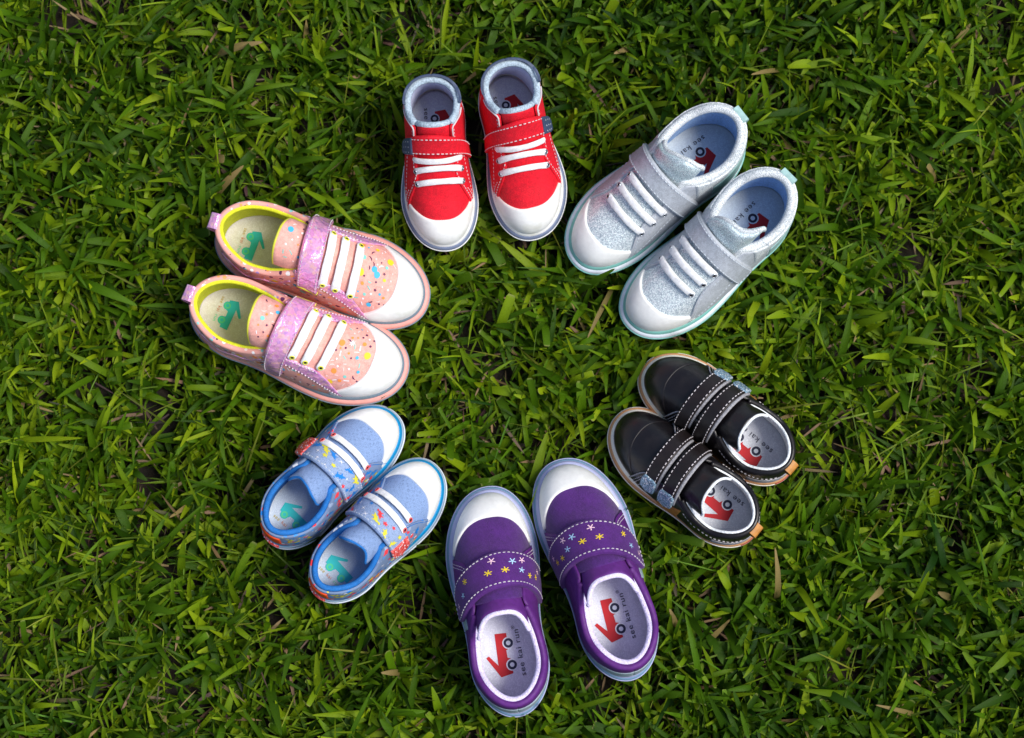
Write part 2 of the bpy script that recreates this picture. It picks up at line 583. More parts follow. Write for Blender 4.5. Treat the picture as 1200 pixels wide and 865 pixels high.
    def outline(s, K=60):
        t = np.linspace(0, 1, K)
        X = (1 - np.cos(np.pi * t)) / 2
        h, c_ = s.half(X), s.cen(X)
        up = np.stack([X, c_ + h], -1)
        dn = np.stack([X, c_ - h], -1)[::-1][1:-1]
        P = np.concatenate([dn[::-1][::-1], up[:1], up[1:]]) if False else np.concatenate([up, dn])
        return P * s.L        # runs heel -> outer side -> toe -> inner side

    def ringsweep(s, name, prof, m_, cap=True, parent=None, label=None, wob=0.):
        P = s.outline()
        T = unit(np.roll(P, -1, 0) - np.roll(P, 1, 0))
        N = np.stack([-T[:, 1], T[:, 0]], -1)           # outward
        n = len(P)
        V = np.concatenate([np.concatenate([P + N * o_, np.full((n, 1), z_)], 1) for z_, o_ in prof])
        F = grid_faces(len(prof), n, closed_b=True)
        if cap:
            F += [tuple(range(n)), tuple((len(prof) - 1) * n + j for j in reversed(range(n)))]
        ln = np.concatenate([[0], np.cumsum(np.linalg.norm(np.diff(P, axis=0), axis=1))])
        uvs = np.stack(np.broadcast_arrays(ln[None, :], np.arange(len(prof))[:, None] * 3.0), -1).reshape(-1, 2)
        return s.put(name, V, F, m_, parent, uvs, label=label)

    def stitch(s, parent, fn, off, m_, length=1.7, gap=1.4, w=.25, n=140, name='stitching'):
        """row of thread dashes along the curve fn(t) -> (X, v)"""
        q = np.linspace(0, 1, n)
        X, v = fn(q)
        P, N = s.surf(X, v, off - .12)
        ln = np.concatenate([[0], np.cumsum(np.linalg.norm(np.diff(P, axis=0), axis=1))])
        V, F = [], []
        d = .4
        while d + length < ln[-1]:
            q0, q1 = np.interp([d, d + length], ln, q)
            pp = np.array([[np.interp(x, q, P[:, k]) for k in range(3)] for x in (q0, q1)])
            nn = unit(np.array([np.interp((q0 + q1) / 2, q, N[:, k]) for k in range(3)]))
            tt = unit(pp[1] - pp[0])
            ss = np.cross(tt, nn) * w
            b = len(V)
            for e_, p_ in ((0, pp[0]), (1, pp[1])):
                V += [p_ - ss - nn * .2, p_ - ss * .7 + nn * .22, p_ + ss * .7 + nn * .22, p_ + ss - nn * .2]
            mid = (pp[0] + pp[1]) / 2 + nn * .42
            V += [mid - ss * .6, mid + ss * .6]
            F += [(b, b + 1, b + 8, b + 5, b + 4), (b + 1, b + 2, b + 9, b + 8), (b + 8, b + 9, b + 6, b + 5), (b + 2, b + 3, b + 7, b + 6, b + 9), (b, b + 3, b + 2, b + 1), (b + 4, b + 5, b + 6, b + 7)]
            d += length + gap * s.rng.uniform(.8, 1.2)
        if V:
            return s.put(name, V, F, m_, parent, smooth=False)

    def lace(s, Xa, va, Xb, vb, m_, eye, off=2.6, w=2.5, th=.85, bow=0., lift=.5, hole=True, name='lace', ring=True):
        n = 26
        q = np.linspace(0, 1, n)
        X = Xa + (Xb - Xa) * q + bow * np.sin(np.pi * q)
        v = va + (vb - va) * q
        o_ = off + lift * np.sin(np.pi * q) - .9 * (np.abs(2 * q - 1) ** 6)
        P, N = s.surf(X, v, o_)
        ln = np.concatenate([[0], np.cumsum(np.linalg.norm(np.diff(P, axis=0), axis=1))])
        # denser, rounded ends
        d = np.concatenate([w * (1 - np.cos(np.linspace(0.12, np.pi / 2, 6))), np.linspace(w, ln[-1] - w, n)[1:-1], ln[-1] - w * (1 - np.cos(np.linspace(0.12, np.pi / 2, 6)))[::-1]])
        P = np.stack([np.interp(d, ln, P[:, k]) for k in range(3)], -1)
        N = unit(np.stack([np.interp(d, ln, N[:, k]) for k in range(3)], -1))
        ed = np.minimum(d, ln[-1] - d)
        hw = w * np.sqrt(np.clip(1 - (1 - np.clip(ed / w, 0, 1)) ** 2, 0, 1)) * (1 + .04 * np.sin(d * .4 + s.rng.random() * 6))
        T = unit(np.gradient(P, axis=0))
        S = unit(np.cross(T, N))
        a = np.linspace(0, 2 * np.pi, 12, endpoint=False)
        ca, sa = np.cos(a), np.sin(a)
        ca, sa = np.sign(ca) * np.abs(ca) ** .7, np.sign(sa) * np.abs(sa) ** .7
        V = P[:, None, :] + hw[:, None, None] * ca[None, :, None] * S[:, None, :] + th * sa[None, :, None] * N[:, None, :]
        F = grid_faces(len(d), 12, closed_b=True) + [tuple(range(12)), tuple((len(d) - 1) * 12 + j for j in reversed(range(12)))]
        uvs = np.stack(np.broadcast_arrays(d[:, None], (a * 3)[None, :]), -1).reshape(-1, 2)
        o = s.put(name, V.reshape(-1, 3), F, m_, None, uvs)
        if hole:
            for i in (5, len(d) - 6):
                s.eyelet(P[i] + N[i] * (th + .05), N[i], T[i], 1.5, eye, o, ring)
        return o

    def eyelet(s, c_, n_, t_, r, m_, parent, ring=True):
        sd_ = np.cross(n_, t_)
        a = np.linspace(0, 2 * np.pi, 14, endpoint=False)
        if ring:
            P = c_ + r * (np.cos(a)[:, None] * t_ + np.sin(a)[:, None] * sd_)
            s.tube('eyelet', P, .45, m_, parent, seg=6, N=np.tile(n_, (14, 1)), closed=True)
        P = c_ + n_ * .08 + (r * .68) * (np.cos(a)[:, None] * t_ + np.sin(a)[:, None] * sd_)
        s.put('eyelet_hole_shade', P, [tuple(range(14))], M['hole_shade'], parent, smooth=False)  # flat disc; the shade inside the hole is put into its colour

    def decals(s, items, parent, name='print'):
        """items: (X, v, off, polygon, material); flat print that follows the surface"""
        V, F, idx, ml = [], [], [], []
        for X, v, off, poly, m_ in items:
            if m_ not in ml:
                ml.append(m_)
            pv = np.linalg.norm(s.surf(X, v + .01)[0] - s.surf(X, v - .01)[0]) / .02
            px = np.linalg.norm(s.surf(X + .01, v)[0] - s.surf(X - .01, v)[0]) / .02
            q = np.array(poly)
            P, _ = s.surf(X + q[:, 0] / px, v + q[:, 1] * s.m / pv, off)
            F.append(tuple(range(len(V), len(V) + len(q))))
            V += list(P)
            idx.append(ml.index(m_))
        return s.put(name, V, F, ml, parent, smooth=False, midx=idx)

    # ---- standard parts
    def sole(s, outer, stripe, stripe_w=2.2, rim=3.4, tread=None):
        z = s.zs
        s.ringsweep('outsole', [(0, -4), (.3, -2.2), (1.6, -.9), (3, -.35), (6, .1), (z * .62, 0), (z - 3.4, -.05), (z - 2.1, -.5), (z - 1.3, -1.4), (z - 1.1, -2.4), (z - 1.1, -7)], outer)
        a, b = rim, rim + stripe_w
        s.ringsweep('foxing_stripe', [(z - 2.2, -a + .8), (z - .7, -a + .5), (z + .5, -a), (z + 1.3, -a - .5), (z + 1.7, -a - 1.1), (z + 1.9, -b), (z + 1.5, -b - 1.5), (z - 1.5, -b - 2.0)], stripe, cap=False)

    def groove(s, m_, z, out=.15, r=.5):
        P = s.outline()
        T = unit(np.roll(P, -1, 0) - np.roll(P, 1, 0))
        N = np.stack([-T[:, 1], T[:, 0]], -1)
        Q = np.concatenate([P + N * out, np.full((len(P), 1), z)], 1)
        return s.tube('sole_line', Q, r, m_, None, seg=6, closed=True)

    def insole(s, m_, kind='red', scale=1.0, at=.30, dy=0.):
        t = np.linspace(0.02, .97, 50)
        X = (1 - np.cos(np.pi * t)) / 2
        z = s.zs + 2.3
        n = 100
        V = []
        for d_, z_ in ((-.6, z - 2.5), (-.9, z), (-2.2, z + .5), (-4.0, z + .2), (-6.0, z)):
            A = s.surf(X, .93, d_)[0]
            B = s.surf(X, -.93, d_)[0][::-1]
            Q = np.concatenate([A, B])
            Q[:, 2] = z_
            V.append(Q)
        V = np.concatenate(V)
        F = grid_faces(5, n, closed_b=True) + [tuple(reversed(range(4 * n, 5 * n)))]
        uvs = V[:, :2]
        o = s.put('insole', V, F, m_, None, uvs, smooth=False)
        # stitched line of pin dots round the edge is too fine to show; the printed mark:
        zz = z + .28
        k = .128 * scale
        if kind == 'red':
            body, ring, hub, tcol = M['logo_red'], M['logo_navy'], M['logo_pale'], None
            R = lambda x, y: ((at * s.L + x * k), dy * s.m + y * k)
        else:
            body, ring, hub = M['logo_teal'], M['logo_green'], M['logo_teal']
            R = lambda x, y: ((at * s.L + y * k), dy * s.m - (x - 110) * k)

        def flat(name, pts, m2, dz):
            s.put(name, [(*R(*p_), zz + dz) for p_ in pts], [tuple(range(len(pts)))], m2, o, smooth=False, mirror=False)

        def flat_ring(name, c_, r0, r1, m2, dz):
            a = np.linspace(0, 2 * np.pi, 24, endpoint=False)
            V2 = [(*R(c_[0] + r0 * math.cos(q), c_[1] + r0 * math.sin(q)), zz + dz) for q in a] + [(*R(c_[0] + r1 * math.cos(q), c_[1] + r1 * math.sin(q)), zz + dz) for q in a]
            s.put(name, V2, [(j, (j + 1) % 24, 24 + (j + 1) % 24, 24 + j) for j in range(24)], m2, o, smooth=False, mirror=False)
        flat('logo_body', [(18, -10), (90, -10), (96, 4), (132, 4), (138, -10), (214, -10), (218, 46), (66, 54), (118, 92), (110, 106), (8, 50)], body, .05)
        for cx in (59, 165):
            flat('logo_halo', [(cx + 29 * math.cos(q), -12 + 29 * math.sin(q)) for q in np.linspace(0, 2 * np.pi, 24, endpoint=False)], m_ if kind == 'red' else body, .10)
            flat_ring('logo_wheel', (cx, -12), 11, 23, ring, .15)
            flat('logo_hub', [(cx + 10 * math.cos(q), -12 + 10 * math.sin(q)) for q in np.linspace(0, 2 * np.pi, 18, endpoint=False)], hub, .15)
        if kind == 'red':
            words = [('see kai run', M['logo_navy'], -4, 38), ('®', M['logo_navy'], 226, 22)]
        else:
            words = [('see', M['logo_yellow'], 10, 34), ('kai', M['logo_orange'], 78, 34), ('run', M['logo_green'], 140, 34)]
        for wtxt, m2, x0, size in words:
            V2, F2 = text_mesh(wtxt)
            wd = V2[:, 0].max()
            sx = (226 / wd if wtxt == 'see kai run' else size)
            base = -70 if wtxt != '®' else -54
            Q = [(*R(x0 + p_[0] * sx, base + p_[1] * size), zz + .12) for p_ in V2]
            s.put('lettering', Q, F2, m2, o, smooth=False, mirror=False)
        return o

    def lining(s, m_, depth=3.0, x1=.66, close=True):
        for sg in (1, -1):
            a = np.linspace(0, 1, 40)
            b = np.linspace(0, 1, 12)
            A, B = np.meshgrid(a, b, indexing='ij')
            X = x1 * (1 - np.cos(np.pi * A * .999)) / 2
            v = sg * (.97 + (s.vc(X) - .97) * B)
            P, _ = s.surf(X, v, -depth)
            P[..., 2] = np.maximum(P[..., 2], s.zs - 1)
            # the two halves overlap at the heel seam only
            P[..., 1] = np.where(sg * (P[..., 1] - s.cen(X) * s.L) < 0, s.cen(X) * s.L, P[..., 1])
            s.put('lining', P.reshape(-1, 3), grid_faces(40, 12), m_, None, np.stack([X * s.L, v * 50], -1).reshape(-1, 2))

    def collar(s, m_, r=2.2, off=-1.4, xq=.50, rise=.5, flat=1.0, name='collar', x_in=None):
        n = 46
        x_in = x_in or xq
        Xa = xq * (1 - np.cos(np.pi * np.linspace(0, 1, n)))[::-1] / 2
        Xb = x_in * (1 - np.cos(np.pi * np.linspace(0, 1, n))) / 2
        Pa, Na = s.surf(Xa, s.vc(Xa), off)
        Pb, Nb = s.surf(Xb, -s.vc(Xb), off)
        Pa[-1, 1] = s.cen(0.) * s.L
        P = np.concatenate([Pa, Pb[1:]])
        N = np.concatenate([Na, Nb[1:]])
        P = P + np.array([0, 0, rise])
        # keep the two sides apart at the heel
        tp = np.ones(len(P))
        tp[:4] = (.3, .6, .8, .95)
        tp[-4:] = (.95, .8, .6, .3)
        return s.tube(name, P, r * tp, m_, None, seg=10, flat=flat, N=N)

    def quarter(s, m_, front, off=.6, th=1.0, sides=(1, -1), top=0., wrinkle=.12, x0=0., vlow=1.0, name='quarter', na=40):
        """front(b) gives X of the front edge, b = 0 at the sole, 1 at the top line"""
        out = []
        for sg in sides:
            def fn(A, B):
                Xf = front(B)
                X = x0 + (Xf - x0) * (1 - np.cos(np.pi * A)) / 2
                return X, sg * (vlow + (s.vc(X) + top - vlow) * B)
            out.append(s.panel(name, fn, m_, na=na, nb=14, off=off, th=th, wrinkle=wrinkle))
        return out

    def vamp(s, m_, x0=.5, off=0., th=.6, wrinkle=.1):
        return s.panel('vamp', lambda A, B: (x0 + (1 - x0) * np.sin(A * np.pi / 2), 1 - 2 * B), m_, na=26, nb=36, off=off, th=th, wrinkle=wrinkle)

    def toe_cap(s, m_, xc, xs, p=2.0, off=.7, th=1.3, name='toe_cap'):
        f = lambda v: xc - (xc - xs) * np.minimum(np.abs(v), .86) ** p
        return s.panel(name, lambda A, B: (f(1 - 2 * B) + (1 - f(1 - 2 * B)) * np.sin(A * np.pi / 2), (1 - 2 * B)), m_, na=20, nb=48, off=off, th=th)

    def tongue(s, m_, tip, vt=.55, x1=.66, off=-.6, th=1.8, puff=1.2, trim=None, trim_r=1.5, name='tongue', wrinkle=.25, droop=3.2):
        """tip(v) gives X of the free edge for v in -vt..vt"""
        def fn(A, B):
            v = vt * (1 - 2 * B)
            x0 = tip(v)
            return x0 + (x1 - x0) * A, v
        o = s.panel(name, fn, m_, na=22, nb=22, off=off, th=th, puff=lambda A, B: puff * np.exp(-(A / .35) ** 2) * (1 - (2 * B - 1) ** 4) - droop * np.abs(2 * B - 1) ** 3, wrinkle=wrinkle)
        if trim is not None:
            v = np.linspace(vt, -vt, 40)
            P, N = s.surf(tip(v), v, off + th * .4 + puff * .3 - droop * np.abs(v / vt) ** 3)
            s.tube('tongue_trim', P, trim_r, trim, o, seg=8, N=N)
        return o

    def strap(s, m_, xc, hw, u0, u1, off=2.2, th=1.7, round_at=.8, name='strap', wrinkle=.15, end='round', puff=None, p=2.0, base_w=1.0, parent=None):
        """band over the instep from u0 (fixed) to u1 (free, rounded end); xc, hw functions of u"""
        def fn(A, B):
            q = (B - round_at) / (1 - round_at)
            k = np.where(B > round_at, np.clip(1 - np.clip(q, 0, 1) ** p, 0, 1) ** (1 / p), 1.0)
            u = u0 + (u1 - u0) * B
            return xc(u) + (2 * A - 1) * hw(u) * np.maximum(k, .03), u
        o = s.panel(name, fn, m_, na=12, nb=44, off=off, th=th, wrinkle=wrinkle, puff=puff, parent=parent)
        s._fn = fn
        return o

    def strap_stitch(s, o, m_, off, a0=.08, a1=.92, b0=.02, b1=.97, sides=True, end=True, fn=None):
        fn = fn or s._fn
        if sides:
            for a in (a0, a1):
                s.stitch(o, lambda t: fn(np.full_like(t, a), b0 + (b1 - b0) * t), off, m_)
        if end:
            s.stitch(o, lambda t: fn(a0 + (a1 - a0) * t, np.full_like(t, b1)), off, m_)

    def inside(s, pts, grow):
        """points (world, metres) -> mask of those within the sole outline and above its underside"""
        w = s.mw
        q = (np.asarray(pts) - w[0]) @ w[1] * 1000
        X = (q[..., 0]) / s.L
        Xs = (q[..., 0] + grow) / (s.L + 2 * grow)
        y = q[..., 1] * s.m - s.cen(X) * s.L
        return (Xs > 0) & (Xs < 1) & (np.abs(y) < s.half(Xs) * s.L + grow), q[..., 2]

    def freeze(s):
        mx = s.root.rotation_euler.to_matrix()
        s.mw = (np.array(s.root.location), np.array(mx))
        return s


SHOES = []
# ------------------------------------------------------------------ ground
def ground_material():
    m = bpy.data.materials.new('soil')
    m.use_nodes = True
    nt = m.node_tree
    N, Lk = nt.nodes, nt.links
    b = N['Principled BSDF']
    b.inputs['Roughness'].default_value = .95
    tc = N.new('ShaderNodeTexCoord')
    n1 = N.new('ShaderNodeTexNoise')
    n1.inputs['Scale'].default_value = 120
    n1.inputs['Detail'].default_value = 8
    Lk.new(tc.outputs['Object'], n1.inputs['Vector'])
    r = N.new('ShaderNodeValToRGB')
    r.color_ramp.elements[0].position, r.color_ramp.elements[0].color = .3, (.006, .005, .004, 1)
    r.color_ramp.elements[1].position, r.color_ramp.elements[1].color = .75, (.028, .019, .011, 1)
    Lk.new(n1.outputs[0], r.inputs[0])
    # the turf beyond the built blades: leaf-sized green mottling
    v = N.new('ShaderNodeTexVoronoi')
    v.inputs['Scale'].default_value = 70
    Lk.new(tc.outputs['Object'], v.inputs['Vector'])
    sp = N.new('ShaderNodeSeparateColor')
    Lk.new(v.outputs['Color'], sp.inputs[0])
    g = N.new('ShaderNodeValToRGB')
    g.color_ramp.elements[0].color = (.012, .03, .006, 1)
    g.color_ramp.elements[1].color = (.06, .13, .014, 1)
    Lk.new(sp.outputs[0], g.inputs[0])
    ln = N.new('ShaderNodeVectorMath')
    ln.operation = 'LENGTH'
    Lk.new(tc.outputs['Object'], ln.inputs[0])
    mr = N.new('ShaderNodeMapRange')
    mr.inputs[1].default_value, mr.inputs[2].default_value = .70, .90
    Lk.new(ln.outputs['Value'], mr.inputs[0])
    mx = N.new('ShaderNodeMix')
    mx.data_type = 'RGBA'
    Lk.new(mr.outputs[0], mx.inputs[0])
    Lk.new(r.outputs[0], mx.inputs[6])
    Lk.new(g.outputs[0], mx.inputs[7])
    Lk.new(mx.outputs[2], b.inputs['Base Color'])
    bp = N.new('ShaderNodeBump')
    bp.inputs['Distance'].default_value = .004
    Lk.new(n1.outputs[0], bp.inputs['Height'])
    Lk.new(bp.outputs[0], b.inputs['Normal'])
    return m


G = 30.0
me = bpy.data.meshes.new('ground')
me.from_pydata([(-G, -G, -.038), (G, -G, -.038), (G, G, -.038), (-G, G, -.038)], [], [(0, 1, 2, 3)])
me.materials.append(ground_material())
go = bpy.data.objects.new('ground', me)
go['kind'] = 'structure'
col.objects.link(go)

def front(xb, xt, r=.03, p=1.3):
    return lambda b: xb + (xt - xb) * b ** p - r * b ** 9


def heel_patch(s, m_, x1, v0, v1f, name='heel_tab', off=1.5, th=.9, label=None):
    """panel wrapped round the back of the heel from side to side"""
    def fn(A, B):
        g = 2 * A - 1
        X = np.abs(g) ** 2 * x1
        sg = np.where(g >= 0, 1., -1.)
        return X, sg * (v0 + (v1f(X) - v0) * B)
    for sg in (1, -1):
        def fn2(A, B, sg=sg):
            X = A ** 2 * x1
            return X, sg * (v0 + (v1f(X) - v0) * B)
        s.panel(name, fn2, m_, na=12, nb=8, off=off, th=th, label=label)


def heel_loop(s, m_, zfrac=.9, w=7., h=8., out=2.0, name='pull_loop'):
    """flat webbing loop standing off the top of the heel"""
    top = s.zs + s.zcf(0.) * s.L
    zc = top * zfrac
    y0 = s.cen(0.) * s.L
    xb = float(s.surf(0., s.vc(0.), 1.0)[0][..., 0])
    prof = [(xb + 1.5, zc - h * .55), (xb - out * .5, zc - h * .4), (xb - out * 1.2, zc), (xb - out, zc + h * .4), (xb + .6, zc + h * .55), (xb + 2.5, zc + h * .4)]
    q = np.linspace(0, 1, 14)
    f1 = curve(list(zip(np.linspace(0, 1, 6), [p_[0] for p_ in prof])))
    f2 = curve(list(zip(np.linspace(0, 1, 6), [p_[1] for p_ in prof])))
    V = []
    for t in q:
        x, z = float(f1(t)), float(f2(t))
        dx, dz = float(f1(min(1, t + .02)) - f1(max(0, t - .02))), float(f2(min(1, t + .02)) - f2(max(0, t - .02)))
        l = math.hypot(dx, dz) or 1
        nx, nz = -dz / l * .7, dx / l * .7
        V += [(x - nx, y0 - w / 2, z - nz), (x + nx, y0 - w / 2 + .2, z + nz), (x + nx, y0 + w / 2 - .2, z + nz), (x - nx, y0 + w / 2, z - nz)]
    F = grid_faces(14, 4, closed_b=True) + [(0, 1, 2, 3), (55, 54, 53, 52)]
    return s.put(name, V, F, m_, smooth=False)


def heel_mark(s, m_, z0=2.5, z1=8.5, wdt=.10):
    """coloured block let into the back of the sole"""
    P = s.outline(80)
    T = unit(np.roll(P, -1, 0) - np.roll(P, 1, 0))
    N = np.stack([-T[:, 1], T[:, 0]], -1)
    k = max(3, int(np.argmax(P[:40, 1] > P[0, 1] + wdt * s.L)))
    ids = list(range(-k, k + 1))
    V = []
    for i in ids:
        c_ = P[i] + N[i] * .55
        d_ = P[i] - N[i] * 1.5
        V += [(*d_, z0), (*c_, z0 + .3), (*c_, z1 - .3), (*d_, z1)]
    F = grid_faces(len(ids), 4) + [(0, 1, 2, 3), tuple(len(V) - 4 + j for j in (3, 2, 1, 0))]
    return s.put('heel_mark', V, F, m_)


def scatter(s, fn, off, n, makers, seed, a=(.05, .95), b=(.05, .95), gap=.06):
    r = random.Random(seed)
    out, used = [], []
    for _ in range(n * 6):
        if len(out) >= n:
            break
        A, B = r.uniform(*a), r.uniform(*b)
        X, v = fn(np.array(A), np.array(B))
        X, v = float(X), float(v)
        P = s.surf(X, v)[0]
        if any(np.linalg.norm(P - q) < gap * s.L for q in used):
            continue
        used.append(P)
        mk = r.choice(makers)
        poly, m_ = mk(r)
        out.append((X, v, off(A) if callable(off) else off, poly, m_))
    return out


def confetti():
    I = lambda k: M['ink_' + k]
    return [lambda r: (disc_poly(r.uniform(1.1, 2.6)), I(r.choice(['sky', 'mint', 'yellow', 'orange']))),
            lambda r: (disc_poly(r.uniform(.6, 1.0), 8), I(r.choice(['plum', 'white', 'sky', 'orange', 'plum']))),
            lambda r: (crescent_poly(r.uniform(1.7, 2.4), .8, r.uniform(0, 6)), I(r.choice(['plum', 'rose', 'white']))),
            lambda r: (bar_poly(r.uniform(2.4, 4), .8, r.uniform(0, 3)), I(r.choice(['mint', 'white', 'rose']))),
            lambda r: (star_poly(r.choice([4, 5]), r.uniform(.8, 1.4), .45, r.uniform(0, 3)), I(r.choice(['plum', 'white', 'orange']))),
            lambda r: (disc_poly(r.uniform(.5, .9), 8), I(r.choice(['plum', 'rose', 'white'])))]


def beasts(big=False):
    I = lambda k: M['ink_' + k]
    k = 1.25 if big else 1.0
    return [lambda r: (beast_poly(r.uniform(3.2, 4.6) * k, r.uniform(0, 6.3)), I(r.choice(['royal', 'lemon', 'coral', 'royal']))),
            lambda r: (beast_poly(r.uniform(2.8, 3.8) * k, r.uniform(0, 6.3)), I(r.choice(['lemon', 'coral', 'royal']))),
            lambda r: (star_poly(5, r.uniform(1.4, 2.2), .5, r.uniform(0, 3)), I(r.choice(['lemon', 'coral', 'royal']))),
            lambda r: (star_poly(4, r.uniform(1.4, 2.6), .16, r.uniform(0, 3)), I('white'))]


# ------------------------------------------------------------------ red high-tops
def red_shoe(label, **kw):
    s = Shoe('high_top_shoe', label, 'pair of red high-top shoes', wb=.222, wh=.176, lean=.20, zs=13, n=[(0, 2.35), (.3, 2.3), (.5, 2.2), (.7, 2.2), (.85, 2.4), (1, 2.5)],
             h=[(0, .98), (.15, 1.06), (.28, .98), (.38, .76), (.465, .60), (.525, .50), (.59, .42), (.69, .335), (.80, .245), (1, .20)],
             zc=[(0, .57), (.1, .56), (.2, .535), (.3, .54), (.38, .58), (.5, .62)], vth=.36, **kw)
    s.sole(M['slate_rubber'], M['white_rubber'], 2.0, 2.6)
    s.groove(M['white_rubber'], 8.6, .1, .45)
    s.insole(M['insole_blue'], 'red', .95, .17, 0)
    s.lining(M['lavender_lining'], 2.8)
    s.vamp(M['red_canvas'], .5)
    s.tongue(M['red_canvas'], lambda v: .435 - .05 * (v / .5) ** 2, vt=.47, x1=.7, off=-2.4, th=1.6, puff=1.6, droop=1.6, trim=M['grey_fleece'], trim_r=2.0)
    fr = front(.80, .69, .035)
    q = s.quarter(M['red_canvas'], fr, off=.7, th=1.2)
    for o, sg in zip(q, (1, -1)):
        s.stitch(o, lambda t: (.42 + (fr(1.0) - .045 - .42) * t, sg * (s.vth + .05 + 0 * t)), 2.0, M['white_thread'])
        s.stitch(o, lambda t: (fr(1 - t) - .022, sg * (1 + (s.vth - 1) * (1 - t))), 2.0, M['white_thread'])
        s.stitch(o, lambda t: (.50 + .27 * t, sg * (.62 + .30 * t ** 2)), 2.0, M['white_thread'])
        s.stitch(o, lambda t: (.70 + .035 * t, sg * (.62 + .32 * t)), 2.0, M['white_thread'])
        s.stitch(o, lambda t: (.215 + .01 * t, sg * (.92 + (float(s.vc(.22)) + .03 - .92) * t)), 2.0, M['white_thread'])
        # folded front edge of the ankle flap
        X = np.linspace(.27, .46, 16)
        P, N = s.surf(X, sg * (s.vc(X) + .012), 2.1)
        s.tube('flap_piping', P, .55, M['white_thread'], o, N=N)
    heel_patch(s, M['navy_leather'], .25, .66, lambda X: s.vc(X) - .03, name='heel_panel', off=1.7, th=1.4)
    s.collar(M['grey_fleece'], 2.4, -.5, xq=.40, rise=.6)
    s.toe_cap(M['white_rubber'], .895, .66, 2.3)
    for x, bow, off in ((.680, 0, 2.7), (.612, 0, 2.7), (.548, .026, 3.2)):
        s.lace(x - .008, -.52, x + .008, .40, M['white_lace'], M['steel'], off=off, w=2.2, bow=bow, hole=bow == 0)
    xc = lambda u: .502 - .06 * (u + .1) ** 2
    o = s.strap(M['red_canvas'], xc, lambda u: .039 + 0 * u, -.86, .66, off=2.6, th=1.8, round_at=.9)
    s.strap_stitch(o, M['white_thread'], 4.7, .10, .90, .02, .93, end=False)
    fn = s._fn
    tb = s.panel('badge', lambda A, B: fn(.02 + .96 * A, .80 + .19 * B), M['navy_leather'], na=8, nb=12, off=4.4, th=1.0, parent=o)
    it = []
    for a in (.2, .5, .8):
        for b in (.84, .88, .92):
            X, v = fn(np.array(a), np.array(b))
            it.append((float(X), float(v), 5.6, star_poly(4, 1.15, .22, a * 3 + b * 9), M['ink_white']))
    s.decals(it, o, 'badge_print')
    s.root.location.z -= .006
    SHOES.append(s.freeze())


# ------------------------------------------------------------------ silver mid-tops
def silver_shoe(label, flop=0., **kw):
    s = Shoe('sneaker', label, 'pair of silver sneakers', wb=.203, wh=.182, lean=.075, zs=13,
             h=[(0, .66), (.15, .74), (.28, .68), (.38, .55), (.48, .43), (.58, .345), (.68, .28), (.80, .205), (1, .17)],
             zc=[(0, .385), (.08, .375), (.18, .335), (.28, .325), (.38, .36), (.48, .42), (.6, .5)], vth=.40, **kw)
    s.sole(M['pale_sole'], M['mint_stripe'], 2.2, 2.8)
    s.groove(M['mint_stripe'], 9.0, .15, .5)
    heel_mark(s, M['red_rubber'])
    s.insole(M['insole_slate'], 'red', 1.1, .16, 3)
    s.lining(M['sky_lining'], 3.6)
    s.vamp(M['silver_glitter'], .5)
    tip = lambda v: .415 + flop * .07 * np.clip(v / .46, -1, 1) - .04 * np.minimum(np.abs(v / .46), 1) ** 2.4 + .008 * np.sin(v * 9)
    s.tongue(M['silver_tongue'], tip, vt=.50, x1=.68, off=-3.4, th=2.2, puff=4.0, droop=1.5, trim=M['silver_mesh'], trim_r=1.7, wrinkle=.5)
    fr = front(.82, .735, .05)
    q = s.quarter(M['silver_suede'], fr, off=.8, th=1.2)
    for o, sg in zip(q, (1, -1)):
        s.stitch(o, lambda t: (.50 + (fr(1.0) - .05 - .50) * t, sg * (s.vth + .05 + 0 * t)), 2.1, M['grey_thread'])
        s.stitch(o, lambda t: (fr(1 - t) - .02, sg * (1 + (s.vth - 1) * (1 - t))), 2.1, M['grey_thread'])
        s.stitch(o, lambda t: (.46 + .31 * t, sg * (.70 + .20 * t ** 2)), 2.1, M['grey_thread'])
        s.stitch(o, lambda t: (.30 + .02 * t, sg * (.95 + (.60 - .95) * t)), 2.1, M['grey_thread'])
    heel_patch(s, M['mint_leather'], .30, .98, lambda X: .78 + .25 * X, name='heel_panel', off=1.9, th=.8)
    heel_patch(s, M['silver_mesh'], .40, .80, lambda X: s.vc(X), name='collar_panel', off=1.7, th=.9)
    s.collar(M['silver_mesh'], 3.1, -1.7, xq=.50, rise=.6)
    heel_loop(s, M['mint_leather'], .97, 12, 9, 2.2)
    s.toe_cap(M['white_rubber'], .905, .70, 2.3)
    for x, off in ((.722, 2.9), (.655, 2.9), (.59, 3.0)):
        s.lace(x - .012, -.54, x + .008, .34, M['white_lace'], M['steel'], off=off, w=2.6, th=1.5, bow=.014, ring=True)
    xc = lambda u: .532 - .10 * u ** 2 + .01 * u
    o = s.strap(M['silver_suede'], xc, lambda u: .040 + .012 * np.abs(u), -.92, .90, off=2.4, th=1.9, round_at=.97)
    s.strap_stitch(o, M['grey_thread'], 4.5, .09, .91, .02, .96)
    s.root.location.z -= .006
    SHOES.append(s.freeze())


